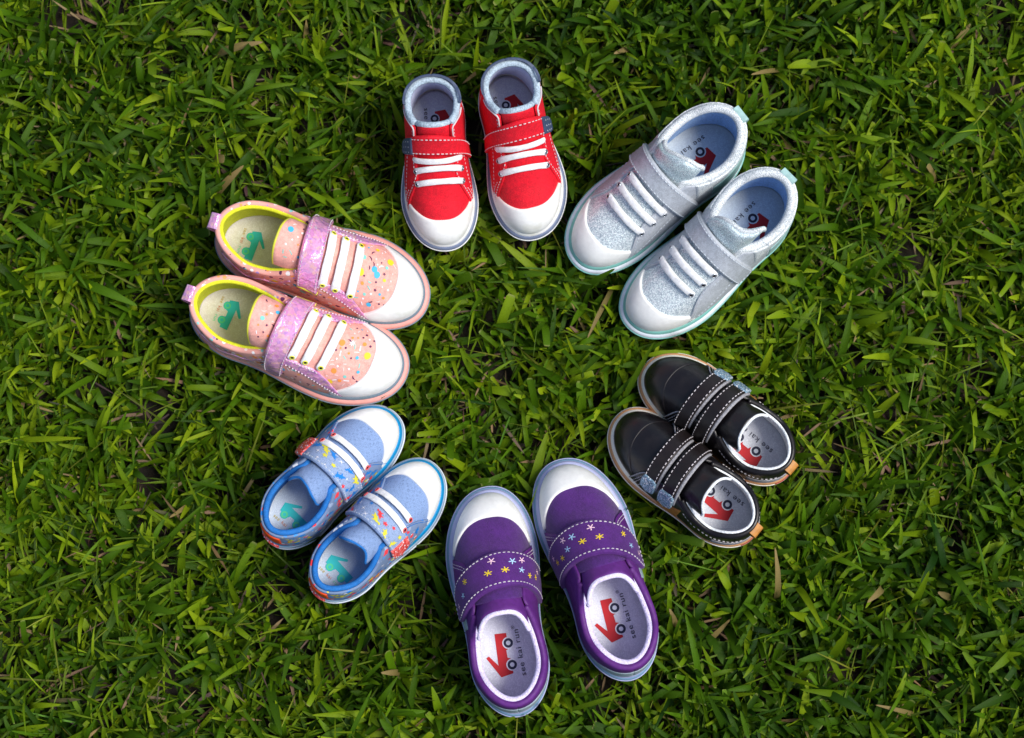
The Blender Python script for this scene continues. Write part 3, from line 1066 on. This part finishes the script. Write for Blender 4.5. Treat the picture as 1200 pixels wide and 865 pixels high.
# ------------------------------------------------------------------ pink confetti shoes
def pink_shoe(label, seed, tongue_dx=0., **kw):
    s = Shoe('sneaker', label, 'pair of pink confetti-print shoes', wb=.206, wh=.174, lean=.09, zs=13,
             h=[(0, .50), (.15, .56), (.28, .54), (.38, .46), (.48, .385), (.58, .32), (.68, .265), (.80, .20), (1, .165)], vth=.40,
             zc=[(0, .315), (.1, .30), (.2, .255), (.3, .25), (.4, .29), (.5, .34), (.6, .4)], **kw)
    s.sole(M['pink_sole'], M['grey_stripe'], 1.8, 3.4)
    s.groove(M['grey_stripe'], 8.6, .15, .5)
    s.insole(M['insole_sand'], 'teal', .78, .165, 0)
    s.lining(M['lime_lining'], 3.4)
    vp = s.vamp(M['pink_canvas'], .5)
    conf = confetti()
    s.decals(scatter(s, lambda A, B: (.68 + .19 * A, -.62 + 1.24 * B), .9, 60, conf, seed, gap=.022)
             + [(.775, .16 * s.m, .9, star_poly(8, 2.6, .4), M['ink_white'])] * (seed % 2), vp)
    tip = lambda v: .35 + tongue_dx + .02 * v
    tg = s.tongue(M['pink_canvas'], tip, vt=.60, x1=.70, off=-3.6, th=1.6, puff=1.0, droop=1.5, trim=M['lime_eyelet'], trim_r=.9, wrinkle=.04)
    s.decals(scatter(s, lambda A, B: (tip(0.) + .02 + .19 * A, -.36 + .72 * B), lambda A: -1.75 + 1.0 * math.exp(-((.02 + .19 * A) / (.355 * .35)) ** 2), 40, conf, seed + 5, gap=.026), tg)
    fr = front(.80, .70, .05)
    q = s.quarter(M['pink_print'], fr, off=.5, th=.9, wrinkle=.04)
    for o, sg in zip(q, (1, -1)):
        s.decals(scatter(s, lambda A, B: (.02 + .60 * A, sg * (.92 + (float(s.vc(.02 + .6 * A)) + .04 - .92) * B)), 1.7, 70, conf, seed + 9 + sg, gap=.03), o)
        # shiny lace stay over the print
        def stay(A, B, sg=sg):
            X = .44 + (fr(1 - .999 * B) + .004 - .44) * A
            low = .52 + .46 * np.clip(A, 0, 1) ** 3.2
            return X, sg * (s.vth + (low - s.vth) * B)
        st = s.panel('lace_stay', stay, M['holo_pink'], na=22, nb=10, off=1.4, th=.8)
        s.stitch(st, lambda t: stay(.04 + .93 * t, np.full_like(t, .08)), 2.4, M['white_thread'], length=1.2)
        s.stitch(st, lambda t: stay(.04 + .93 * t, np.full_like(t, .92)), 2.4, M['white_thread'], length=1.2)
        X = np.linspace(.06, .42, 40)
        P, N = s.surf(X, sg * (s.vc(X) + .13 + .02 * np.sin(X * 40)), 1.3)
        s.tube('piping', P, 1.0, M['holo_purple'], o, N=N, flat=.7)
    s.collar(M['pink_print'], 2.1, -.6, xq=.48, rise=.2)
    s.collar(M['lime_lining'], 1.7, -2.6, xq=.48, rise=.3, name='collar_binding')
    heel_loop(s, M['holo_pink'], .93, 11, 12, 4.2)
    s.toe_cap(M['white_rubber'], .885, .68, 2.3)
    for x in (.69, .62, .56):
        s.lace(x + .010, -.48, x - .012, .38, M['white_lace'], M['lime_eyelet'], off=2.9, w=3.1, th=.9, bow=.004)
    xc = lambda u: .488 - .02 * u + .01 * u ** 2
    o = s.strap(M['holo_pink'], xc, lambda u: .046 - .003 * u, -.62, .86, off=2.7, th=1.6, round_at=.88, wrinkle=.45)
    s.strap_stitch(o, M['white_thread'], 4.7, .08, .92, .02, .95, end=False)
    fn = s._fn
    A = np.linspace(0, 1, 16)
    X, v = fn(A, np.zeros(16))
    P, N = s.surf(X, v - .01, 3.0)
    s.tube('strap_binding', P, 1.3, M['lime_eyelet'], o, N=N)
    s.root.location.z -= .006
    SHOES.append(s.freeze())


# ------------------------------------------------------------------ blue denim shoes
def blue_shoe(label, seed, tab_lift=0., **kw):
    s = Shoe('sneaker', label, 'pair of blue denim shoes', wb=.212, wh=.188, lean=.10, zs=12, rh=.28, n=[(0, 2.3), (.3, 2.35), (.5, 2.2), (.7, 2.2), (.85, 2.4), (1, 2.5)],
             h=[(0, .50), (.15, .56), (.28, .56), (.38, .49), (.48, .40), (.58, .33), (.68, .275), (.80, .205), (1, .175)], vth=.42,
             zc=[(0, .33), (.1, .315), (.2, .28), (.3, .28), (.4, .32), (.5, .38), (.6, .45)], **kw)
    s.sole(M['haze_sole'], M['bright_blue'], 2.6, 1.7)
    s.groove(M['pale_sole'], 3.0, .1, .7)
    heel_mark(s, M['coral_scale'], 6.5, 10.5, .05)
    s.insole(M['insole_slate'], 'teal', .80, .18, 0)
    s.lining(M['blue_binding'], 3.2)
    s.vamp(M['blue_denim'], .5)
    tip = lambda v: .385 - .05 * np.minimum(np.abs(v / .5), 1) ** 2 + .015 * np.sin(v * 6)
    s.tongue(M['blue_denim'], tip, vt=.57, x1=.70, off=-3.6, th=1.6, puff=2.0, droop=1.5, trim=M['blue_binding'], trim_r=.9, wrinkle=.4)
    fr = front(.80, .70, .05)
    q = s.quarter(M['blue_print'], fr, off=.7, th=1.1, wrinkle=.04)
    bs = beasts()
    for o, sg in zip(q, (1, -1)):
        s.decals(scatter(s, lambda A, B: (.015 + (float(fr(np.array(B))) - .05) * A, sg * (.94 + (float(s.vc(.6 * A)) + .05 - .94) * B)), 2.05, 90, bs, seed + sg, gap=.042), o)
        s.stitch(o, lambda t: (fr(1 - t) - .015, sg * (1 + (s.vth - 1) * (1 - t))), 1.9, M['blue_binding'], length=2.2, gap=.2)
    s.collar(M['blue_binding'], 2.0, -1.8, xq=.50, rise=.5)
    heel_patch(s, M['orange_tab'], .022, .86, lambda X: s.vc(X) + .06, name='heel_tab', off=1.8, th=1.0)
    s.toe_cap(M['white_rubber'], .87, .68, 2.5)
    s.lace(.675, -.54, .68, .40, M['white_lace'], M['coral_eyelet'], off=2.8, w=2.4, th=.8, bow=.01)
    xc = lambda u: .555 - .07 * u ** 2
    o = s.strap(M['print_denim'], xc, lambda u: .064 - .004 * u, -.80, .74, off=2.5, th=1.8, round_at=.95, wrinkle=.04)
    fn = s._fn
    s.strap_stitch(o, M['grey_thread'], 4.5, .06, .94, .02, .96, end=False)
    s.decals(scatter(s, fn, 4.6, 44, beasts(True), seed + 20, a=(.10, .80), b=(.05, .80), gap=.042), o)
    s.lace(.607, -.58, .607, .40, M['white_lace'], M['coral_eyelet'], off=5.2, w=2.4, th=.8, bow=.012)
    s.panel('scale_tab', lambda A, B: fn(-.04 + 1.08 * A, .84 + .20 * B), M['coral_scale'], na=8, nb=12, off=4.2, th=.9, parent=o, puff=lambda A, B: tab_lift * B)
    s.root.location.z -= .006
    SHOES.append(s.freeze())


# ------------------------------------------------------------------ purple shoes
def flower(r, rot=0., n=5):
    out = []
    for k in range(n):
        a = rot + 2 * math.pi * k / n
        out.append([(q[0] + .5 * r * math.cos(a), q[1] + .5 * r * math.sin(a)) for q in bar_poly(r, r * .26, a)])
    return out


def purple_shoe(label, **kw):
    s = Shoe('strap_shoe', label, 'pair of purple star-embroidered shoes', wb=.203, wh=.175, lean=.10, zs=13, waist=.016,
             h=[(0, .50), (.15, .56), (.28, .54), (.38, .47), (.48, .395), (.58, .33), (.68, .28), (.80, .205), (1, .168)], vth=.40,
             zc=[(0, .31), (.1, .295), (.2, .255), (.3, .25), (.4, .29), (.5, .34), (.6, .4)], **kw)
    s.sole(M['mist_sole'], M['lilac_stripe'], 3.0, 2.2)
    s.groove(M['lilac_stripe'], 9.0, .1, .5)
    heel_mark(s, M['red_rubber'], 1.5, 7.5, .13)
    s.insole(M['insole_grey'], 'red', 1.08, .17, 1.5)
    s.lining(M['lilac_lining'], 3.8)
    s.vamp(M['purple_canvas'], .5)
    tip = lambda v: .452 - .085 * np.minimum(np.abs(v / .5), 1.05) ** 2.6
    s.tongue(M['plum_leather'], tip, vt=.56, x1=.72, off=-2.6, th=1.8, puff=1.6, droop=1.2, trim=M['lilac_lining'], trim_r=1.7)
    fr = front(.735, .69, .03)
    q = s.quarter(M['plum_leather'], fr, off=.7, th=1.2)
    for o, sg in zip(q, (1, -1)):
        for dx in (.018, .032):
            s.stitch(o, lambda t: (fr(1 - t) - dx, sg * (1 + (s.vth - 1) * (1 - t))), 2.0, M['white_thread'])
    heel_patch(s, M['grey_patch'], .15, .96, lambda X: .80 + .14 * (X / .15) + 0 * X, name='heel_panel', off=1.8, th=.7)
    s.collar(M['plum_leather'], 2.2, -.4, xq=.46, rise=.2)
    s.collar(M['lilac_lining'], 2.5, -3.0, xq=.46, rise=-1.0, name='collar_lining')
    s.panel('strap_backing', lambda A, B: (.40 + .10 * A, .86 - .20 * B), M['grey_patch'], na=8, nb=8, off=1.8, th=.8)
    s.toe_cap(M['white_rubber'], .885, .69, 2.3)
    xc = lambda u: .625 - .14 * np.abs(u) ** 1.8 - .045 * u
    o = s.strap(M['purple_strap'], xc, lambda u: .080 + .004 * u, -.95, .84, off=2.6, th=2.3, round_at=.88)
    s.strap_stitch(o, M['white_thread'], 5.1, .08, .92, .02, .965)
    fn = s._fn
    it = []
    for A, B, c_ in ((.68, .40, 'iceblue'), (.44, .46, 'yellow'), (.76, .54, 'blush'), (.46, .57, 'yellow'), (.74, .32, 'blush'), (.44, .335, 'iceblue'), (.34, .26, 'yellow'),
                     (.66, .76, 'yellow'), (.38, .80, 'iceblue'), (.36, .89, 'blush'), (.62, .14, 'blush'), (.40, .18, 'yellow')):
        X, v = fn(np.array(A), np.array(B))
        for j, arm in enumerate(flower(2.3, A * 7 + B * 5, 6 if c_ == 'yellow' else 5)):
            it.append((float(X), float(v), 5.1 + .05 * j, arm, M['ink_' + c_]))
    s.decals(it, o, 'embroidery')
    s.root.location.z -= .006
    SHOES.append(s.freeze())


# ------------------------------------------------------------------ black leather shoes
def black_shoe(label, **kw):
    s = Shoe('strap_shoe', label, 'pair of black leather shoes', wb=.213, wh=.194, lean=.08, zs=11, rh=.28, ewt=.16, et=.036,
             h=[(0, .48), (.15, .54), (.28, .53), (.38, .47), (.48, .395), (.58, .33), (.68, .28), (.80, .235), (1, .205)], vth=.40,
             zc=[(0, .30), (.1, .285), (.2, .255), (.3, .26), (.4, .30), (.5, .35), (.6, .4)], **kw)
    s.sole(M['gum_rubber'], M['cream_rubber'], 2.4, 2.2)
    s.groove(M['cream_rubber'], 5.0, .1, .6)
    heel_mark(s, M['red_rubber'], 1.5, 6.0, .08)
    s.insole(M['insole_grey'], 'red', 1.08, .155, -2.5)
    s.lining(M['white_felt'], 2.6)
    s.vamp(M['black_leather'], .5, wrinkle=.18)
    tip = lambda v: .365 + .0 * v - .06 * np.minimum(np.abs(v / .5), 1.05) ** 2.2
    s.tongue(M['black_leather'], tip, vt=.62, x1=.72, off=-3.0, th=1.6, puff=1.2, droop=1.2, trim=M['white_felt'], trim_r=1.0)
    s.toe_cap(M['black_leather'], .865, .68, 2.0, off=.4, th=.7)
    fr = front(.75, .70, .05)
    q = s.quarter(M['black_leather'], fr, off=.7, th=1.1)
    for o, sg in zip(q, (1, -1)):
        for dx in (.018, .034):
            s.stitch(o, lambda t: (fr(1 - t) - dx, sg * (1 + (s.vth - 1) * (1 - t))), 1.9, M['white_thread'])
        X = np.linspace(0, 1, 24)
        P, N = s.surf(fr(1 - X) + .003, sg * (1 + (s.vth - 1) * (1 - X)), 1.6)
        s.tube('edge_piping', P, .55, M['grey_felt'], o, N=N)
        s.stitch(o, lambda t: (.66 + .03 * t, sg * (.60 + .34 * t)), 1.9, M['white_thread'])
        s.stitch(o, lambda t: (.27 + .12 * t, sg * (s.vc(.27 + .12 * t) + .09)), 1.9, M['white_thread'])
        s.stitch(o, lambda t: (.02 + .24 * t, sg * (.86 - .05 * t)), 1.9, M['white_thread'])
    s.panel('side_panel', lambda A, B: (.40 + .14 * A, .99 - (.30 - .14 * A) * B), M['tan_leather'], na=8, nb=8, off=1.9, th=.6)
    heel_patch(s, M['grey_felt'], .16, .98, lambda X: .90 + 0 * X, name='heel_panel', off=1.7, th=.6)
    s.collar(M['black_leather'], 2.0, -.4, xq=.44, rise=.2)
    s.collar(M['white_felt'], 1.2, -2.3, xq=.42, rise=.9, name='collar_lining')
    heel_loop(s, M['tan_leather'], .90, 9, 10, 3.6)
    for k, (x, hw, u1, u0) in enumerate(((.655, .044, .70, -.72), (.528, .044, .74, -.80))):
        xc = lambda u, x=x: x - .04 * u ** 2 - .012 * u
        o = s.strap(M['brown_strap'], xc, lambda u, hw=hw: hw + 0 * u, u0, u1, off=2.6, th=1.9, round_at=.97)
        s.strap_stitch(o, M['white_thread'], 4.7, .10, .90, .02, .86, end=False)
        fn = s._fn
        s.panel('strap_lining', lambda A, B, fn=fn: fn(-.12 + .3 * A, .05 + .9 * B), M['grey_felt'], na=5, nb=30, off=2.0, th=1.2, parent=o)
        s.panel('strap_tab', lambda A, B, fn=fn: (lambda XV, k_: (XV[0], XV[1]))(fn(.5 + (A - .5) * 1.12 * (1 - .30 * np.abs(2 * B - 1) ** 4), .80 + .22 * B), 0), M['steel_glitter'], na=9, nb=12, off=4.0, th=1.3, parent=o)
    s.root.location.z -= .006
    SHOES.append(s.freeze())


red_shoe('red high-top shoe on the left of its pair, beside the pink shoes', L=118.9, foot=-1, pos=(-0.0529, 0.2004), rot=-88.0)
red_shoe('red high-top shoe on the right of its pair, beside the silver shoes', L=123.1, foot=1, pos=(-0.0095, 0.2101), rot=-76.4)
silver_shoe('silver glitter sneaker nearer the red shoes', L=147.9, foot=-1, pos=(0.158, 0.1649), rot=-143.5, flop=.5)
silver_shoe('silver glitter sneaker nearer the black shoes', L=145.1, foot=1, pos=(0.1869, 0.1258), rot=-136.2, flop=-.7)
pink_shoe('pink confetti-print shoe nearer the red shoes, lower strap end edged in lime', 4, L=153.7, foot=1, pos=(-0.2037, 0.0921), rot=-16.6)
pink_shoe('pink confetti-print shoe with a white starburst on its toe, nearer the blue shoes', 11, L=155.5, foot=-1, pos=(-0.2186, 0.0464), rot=-21.1)
blue_shoe('blue denim shoe farther from the purple shoes, coral tab sticking out at left', 3, L=121.7, foot=1, pos=(-0.1632, -0.1190), rot=48.3, tab_lift=2.5)
blue_shoe('blue denim shoe next to the purple shoes, coral scale tab facing up', 8, L=119.1, foot=-1, pos=(-0.1329, -0.1533), rot=45.2)
purple_shoe('purple star-strap shoe on the left of its pair, next to the blue shoes', L=154.9, foot=1, pos=(0.0063, -0.2343), rot=100.5)
purple_shoe('purple star-strap shoe on the right of its pair, next to the black shoes', L=155.4, foot=-1, pos=(0.0799, -0.2106), rot=106.7)
black_shoe('black leather two-strap shoe next to the purple shoes', L=123.1, foot=1, pos=(0.1640, -0.1137), rot=141.0)
black_shoe('black leather two-strap shoe next to the silver shoes', L=122.5, foot=-1, pos=(0.1865, -0.0739), rot=139.7)

# ------------------------------------------------------------------ turf


def leaf_material(name, dry=False):
    m = bpy.data.materials.new(name)
    m.use_nodes = True
    nt = m.node_tree
    N, Lk = nt.nodes, nt.links
    b = N['Principled BSDF']
    out = N['Material Output']
    at = N.new('ShaderNodeAttribute')
    at.attribute_name = 'tint'
    tc = N.new('ShaderNodeTexCoord')
    mp = N.new('ShaderNodeMapping')
    mp.inputs['Scale'].default_value = (60, 6, 1)
    Lk.new(tc.outputs['UV'], mp.inputs['Vector'])
    nz = N.new('ShaderNodeTexNoise')
    nz.inputs['Scale'].default_value = 4
    nz.inputs['Detail'].default_value = 4
    Lk.new(mp.outputs[0], nz.inputs['Vector'])
    r = N.new('ShaderNodeValToRGB')
    r.color_ramp.elements[0].position, r.color_ramp.elements[0].color = .3, (.72, .72, .72, 1)
    r.color_ramp.elements[1].position, r.color_ramp.elements[1].color = .75, (1.2, 1.2, 1.15, 1)
    Lk.new(nz.outputs[0], r.inputs[0])
    mx = N.new('ShaderNodeMix')
    mx.data_type, mx.blend_type = 'RGBA', 'MULTIPLY'
    mx.inputs[0].default_value = 1
    Lk.new(at.outputs['Color'], mx.inputs[6])
    Lk.new(r.outputs[0], mx.inputs[7])
    Lk.new(mx.outputs[2], b.inputs['Base Color'])
    b.inputs['Roughness'].default_value = .8 if dry else .42
    b.inputs['Specular IOR Level'].default_value = .2 if dry else .16
    bp = N.new('ShaderNodeBump')
    bp.inputs['Strength'].default_value = .35
    bp.inputs['Distance'].default_value = .0006
    Lk.new(nz.outputs[0], bp.inputs['Height'])
    Lk.new(bp.outputs[0], b.inputs['Normal'])
    if not dry:
        tr = N.new('ShaderNodeBsdfTranslucent')
        m2 = N.new('ShaderNodeMix')
        m2.data_type, m2.blend_type = 'RGBA', 'MULTIPLY'
        m2.inputs[0].default_value = 1
        m2.inputs[7].default_value = (1.25, 1.15, .5, 1)
        Lk.new(mx.outputs[2], m2.inputs[6])
        Lk.new(m2.outputs[2], tr.inputs['Color'])
        ms = N.new('ShaderNodeMixShader')
        ms.inputs[0].default_value = .30
        Lk.new(b.outputs[0], ms.inputs[1])
        Lk.new(tr.outputs[0], ms.inputs[2])
        Lk.new(ms.outputs[0], out.inputs['Surface'])
    return m


def blades(name, label, cat, base, head, el0, bend, ln, wd, blunt, c0, c1, mtl, rows=6, twist=None, fold=.28):
    n = len(base)
    s_ = np.linspace(0, 1, rows) if rows < 6 else np.array([0, .18, .42, .68, .955, 1.0])
    th = el0[:, None] - bend[:, None] * s_[None, :] ** 1.2
    ds = ln[:, None] * np.diff(s_)[None, :]
    dr = np.concatenate([np.zeros((n, 1)), np.cumsum(np.cos((th[:, 1:] + th[:, :-1]) / 2) * ds, 1)], 1)
    dz = np.concatenate([np.zeros((n, 1)), np.cumsum(np.sin((th[:, 1:] + th[:, :-1]) / 2) * ds, 1)], 1)
    ch, sh = np.cos(head)[:, None], np.sin(head)[:, None]
    C = np.stack([base[:, :1] + dr * ch, base[:, 1:2] + dr * sh, base[:, 2:] + dz], -1)
    up_ = np.stack([-np.sin(th) * ch, -np.sin(th) * sh, np.cos(th)], -1)
    sdv = np.stack([np.broadcast_to(-sh, th.shape), np.broadcast_to(ch, th.shape), np.zeros_like(th)], -1)
    tw = (twist[:, None] * s_[None, :]) if twist is not None else np.zeros((n, rows))
    S = sdv * np.cos(tw)[..., None] + up_ * np.sin(tw)[..., None]
    U = up_ * np.cos(tw)[..., None] - sdv * np.sin(tw)[..., None]
    point = np.clip(np.minimum(1, (.55 + 2.2 * s_)) * np.sqrt(np.clip(1 - np.clip((s_ - .45) / .55, 0, 1) ** 1.7, 0, 1)), .04, 1)
    flat = np.minimum(1, .55 + 2.2 * s_) * np.where(s_ > .97, .72, 1)
    W = wd[:, None] * (point[None] * (1 - blunt[:, None]) + flat[None] * blunt[:, None]) / 2
    Lf = C + S * W[..., None] + U * (W * fold)[..., None]
    Rt = C - S * W[..., None] + U * (W * fold)[..., None]
    V = np.stack([Lf, C, Rt], 2)                       # n, rows, 3, 3
    ok = np.ones(n, bool)
    for sh_ in SHOES:
        ins, z = sh_.inside(V.reshape(n, -1, 3), -3.2)
        ok &= ~((ins & (z > -.4)).any(1))
        ins, z = sh_.inside(base, -12)
        ok &= ~ins
    V, c0, c1, blunt = V[ok], c0[ok], c1[ok], blunt[ok]
    n = len(V)
    idx = np.arange(n * rows * 3).reshape(n, rows, 3)
    F = np.concatenate([np.stack([idx[:, :-1, k], idx[:, :-1, k + 1], idx[:, 1:, k + 1], idx[:, 1:, k]], -1).reshape(-1, 4) for k in (0, 1)])
    me = bpy.data.meshes.new(name)
    me.vertices.add(n * rows * 3)
    me.vertices.foreach_set('co', V.astype(np.float32).ravel())
    nf = len(F)
    me.loops.add(nf * 4)
    me.loops.foreach_set('vertex_index', F.astype(np.int32).ravel())
    me.polygons.add(nf)
    me.polygons.foreach_set('loop_start', np.arange(0, nf * 4, 4, dtype=np.int32))
    me.polygons.foreach_set('use_smooth', np.ones(nf, bool))
    me.update(calc_edges=True)
    a = me.color_attributes.new('tint', 'FLOAT_COLOR', 'POINT')
    g = s_[None, :, None]
    colr = c0[:, None, :] * (1 - g) + c1[:, None, :] * g
    # cut tips are bleached
    tipc = np.where((s_[None, :] > .97)[..., None] & (blunt[:, None, None] > .5), np.array([.26, .30, .08])[None, None], colr)
    colr = np.repeat(tipc[:, :, None, :], 3, 2)
    colr[:, :, 1, :] *= 1.12
    buf = np.ones((n * rows * 3, 4), np.float32)
    buf[:, :3] = colr.reshape(-1, 3)
    a.data.foreach_set('color', buf.ravel())
    uvv = np.stack(np.broadcast_arrays(np.array([0, .5, 1.])[None, None, :] + np.arange(n)[:, None, None] * .37, s_[None, :, None]), -1).reshape(-1, 2)
    lay = me.uv_layers.new(name='uv')
    lay.data.foreach_set('uv', uvv[F.ravel()].astype(np.float32).ravel())
    me.materials.append(mtl)
    o = bpy.data.objects.new(name, me)
    o['kind'], o['label'], o['category'] = 'stuff', label, cat
    col.objects.link(o)
    return o


rg = np.random.default_rng(7)
WAVES = [(rg.uniform(8, 46), rg.uniform(0, 6.28), rg.uniform(0, 6.28)) for _ in range(14)]


def patchiness(x, y):
    """smooth -1..1 field: thick and thin places in the turf"""
    return sum(np.sin(k * (x * np.cos(a) + y * np.sin(a)) + f) for k, a, f in WAVES) / 3.6


def sprigs(count, hx, hy, cy=0., inner=None):
    """sprig centres with several leaves each"""
    cx = rg.uniform(-hx, hx, count)
    cyy = rg.uniform(-hy, hy, count) + cy
    tuft = rg.random(count) < .45
    nt_ = max(1, count // 14)
    tx, ty = rg.uniform(-hx, hx, nt_), rg.uniform(-hy, hy, nt_) + cy
    pick = rg.integers(0, nt_, count)
    cx = np.where(tuft, tx[pick] + rg.normal(0, .009, count), cx)
    cyy = np.where(tuft, ty[pick] + rg.normal(0, .009, count), cyy)
    pt = patchiness(cx, cyy)
    keep = rg.random(count) < np.clip(.90 + .18 * pt, .72, 1)
    if inner:
        keep &= (np.abs(cx) > inner[0]) | (np.abs(cyy - cy) > inner[1])
    cx, cyy, pt = cx[keep], cyy[keep], pt[keep]
    k = rg.integers(4, 9, len(cx))
    i = np.repeat(np.arange(len(cx)), k)
    j = np.concatenate([np.arange(q) for q in k])
    n = len(i)
    lean_a, lean_r = rg.uniform(0, 2 * np.pi, len(cx)), rg.uniform(0, .008, len(cx))
    top = (rg.uniform(.006, .022, len(cx)) + .006 * np.clip(pt, -1, 1)).clip(.003, .03)
    f = j / np.maximum(k[i] - 1, 1)
    base = np.stack([cx[i] + np.cos(lean_a[i]) * lean_r[i] * f, cyy[i] + np.sin(lean_a[i]) * lean_r[i] * f, -.036 + top[i] * (.2 + 1.05 * f)], -1)
    base[:, :2] += rg.normal(0, .0015, (n, 2))
    fan = rg.uniform(0, np.pi, len(cx))
    head = fan[i] + (j % 2) * np.pi + rg.normal(0, .75, n)
    el = np.radians(rg.uniform(28, 86, n))
    bend_ = np.radians(rg.uniform(5, 100, n))
    ln = rg.gamma(5, .0043, n).clip(.008, .056)
    wd = (rg.gamma(9, .00036, n) * (.78 + 12 * ln)).clip(.0012, .0066)
    blunt = (rg.random(n) < .20).astype(float)
    ln *= np.where(blunt > 0, .8, 1)
    t = (rg.beta(1.05, 1.4, n) * .74 + rg.random(len(cx))[i] * .28 + .10 * np.clip(patchiness(cx * .5 + 3, cyy * .5), -1, 1)[i]).clip(0, 1)
    cA, cB, cC = np.array([.010, .042, .003]), np.array([.066, .166, .004]), np.array([.245, .375, .009])
    c = np.where((t < .5)[:, None], cA + (cB - cA) * (t / .5)[:, None], cB + (cC - cB) * ((t - .5) / .5)[:, None])
    c = c * rg.uniform(.75, 1.15, (n, 1))
    tipc = c * np.array([1.3, 1.12, 1.0])
    yel = rg.random(n) < .005
    c[yel] = np.array([.20, .17, .05])
    tipc[yel] = np.array([.30, .22, .09])
    return base, head, el, bend_, ln, wd, blunt, c * .85, tipc, rg.normal(0, .7, n)


leafm, drym = leaf_material('turf_leaf'), leaf_material('dry_thatch', True)
b_ = sprigs(19000, .62, .52)
blades('grass', 'dense green broad-bladed turf around the shoes', 'grass', *b_[:9], leafm, twist=b_[9])
b_ = list(sprigs(9000, 1.15, 1.0, inner=(.62, .52)))
b_[4], b_[5] = b_[4] * 1.35, b_[5] * 1.7
blades('outer_grass', 'green turf beyond the ring of shoes', 'grass', *b_[:9], leafm, rows=4, twist=b_[9])
n = 7000
base = np.stack([rg.uniform(-.65, .65, n), rg.uniform(-.55, .55, n), rg.uniform(-.033, -.016, n)], -1)
cc = np.array([.17, .11, .055]) * rg.uniform(.25, 1.3, (n, 1)) * np.array([1, 1, 1]) + rg.uniform(0, .03, (n, 3))
blades('dry_thatch', 'dry brown stems and thatch under the grass blades', 'thatch', base, rg.uniform(0, 6.28, n), np.radians(rg.uniform(-5, 35, n)), np.radians(rg.uniform(-10, 50, n)),
       rg.uniform(.008, .03, n), rg.uniform(.0008, .0028, n), np.zeros(n), cc, cc * 1.15, drym, rows=5, twist=rg.normal(0, 1, n))
n = 1500
base = np.stack([rg.uniform(-.65, .65, n), rg.uniform(-.55, .55, n), rg.uniform(-.030, -.014, n)], -1)
cc = np.array([.10, .17, .02]) * rg.uniform(.5, 1.6, (n, 1)) * np.stack([rg.uniform(.7, 1.6, n), np.ones(n), np.ones(n)], -1)
blades('grass_stems', 'thin wiry runners threading through the turf', 'grass', base, rg.uniform(0, 6.28, n), np.radians(rg.uniform(15, 70, n)), np.radians(rg.uniform(0, 90, n)),
       rg.uniform(.02, .06, n), rg.uniform(.0007, .0016, n), np.zeros(n), cc, cc * 1.3, leafm, rows=6, twist=rg.normal(0, 1, n))
n = 24000
base = np.stack([rg.uniform(-.62, .62, n), rg.uniform(-.52, .52, n), rg.uniform(-.036, -.020, n)], -1)
t = rg.beta(1.1, 1.3, n)[:, None]
cc = (np.array([.010, .045, .003]) * (1 - t) + np.array([.20, .33, .010]) * t) * rg.uniform(.7, 1.15, (n, 1))
blades('fine_grass', 'fine narrow grass blades filling the turf', 'grass', base, rg.uniform(0, 6.28, n), np.radians(rg.uniform(35, 88, n)), np.radians(rg.uniform(0, 110, n)),
       rg.gamma(7, .0040, n).clip(.012, .05), rg.uniform(.0009, .0021, n), np.zeros(n), cc * .85, cc * np.array([1.25, 1.1, 1.0]), leafm, rows=5, twist=rg.normal(0, .8, n))
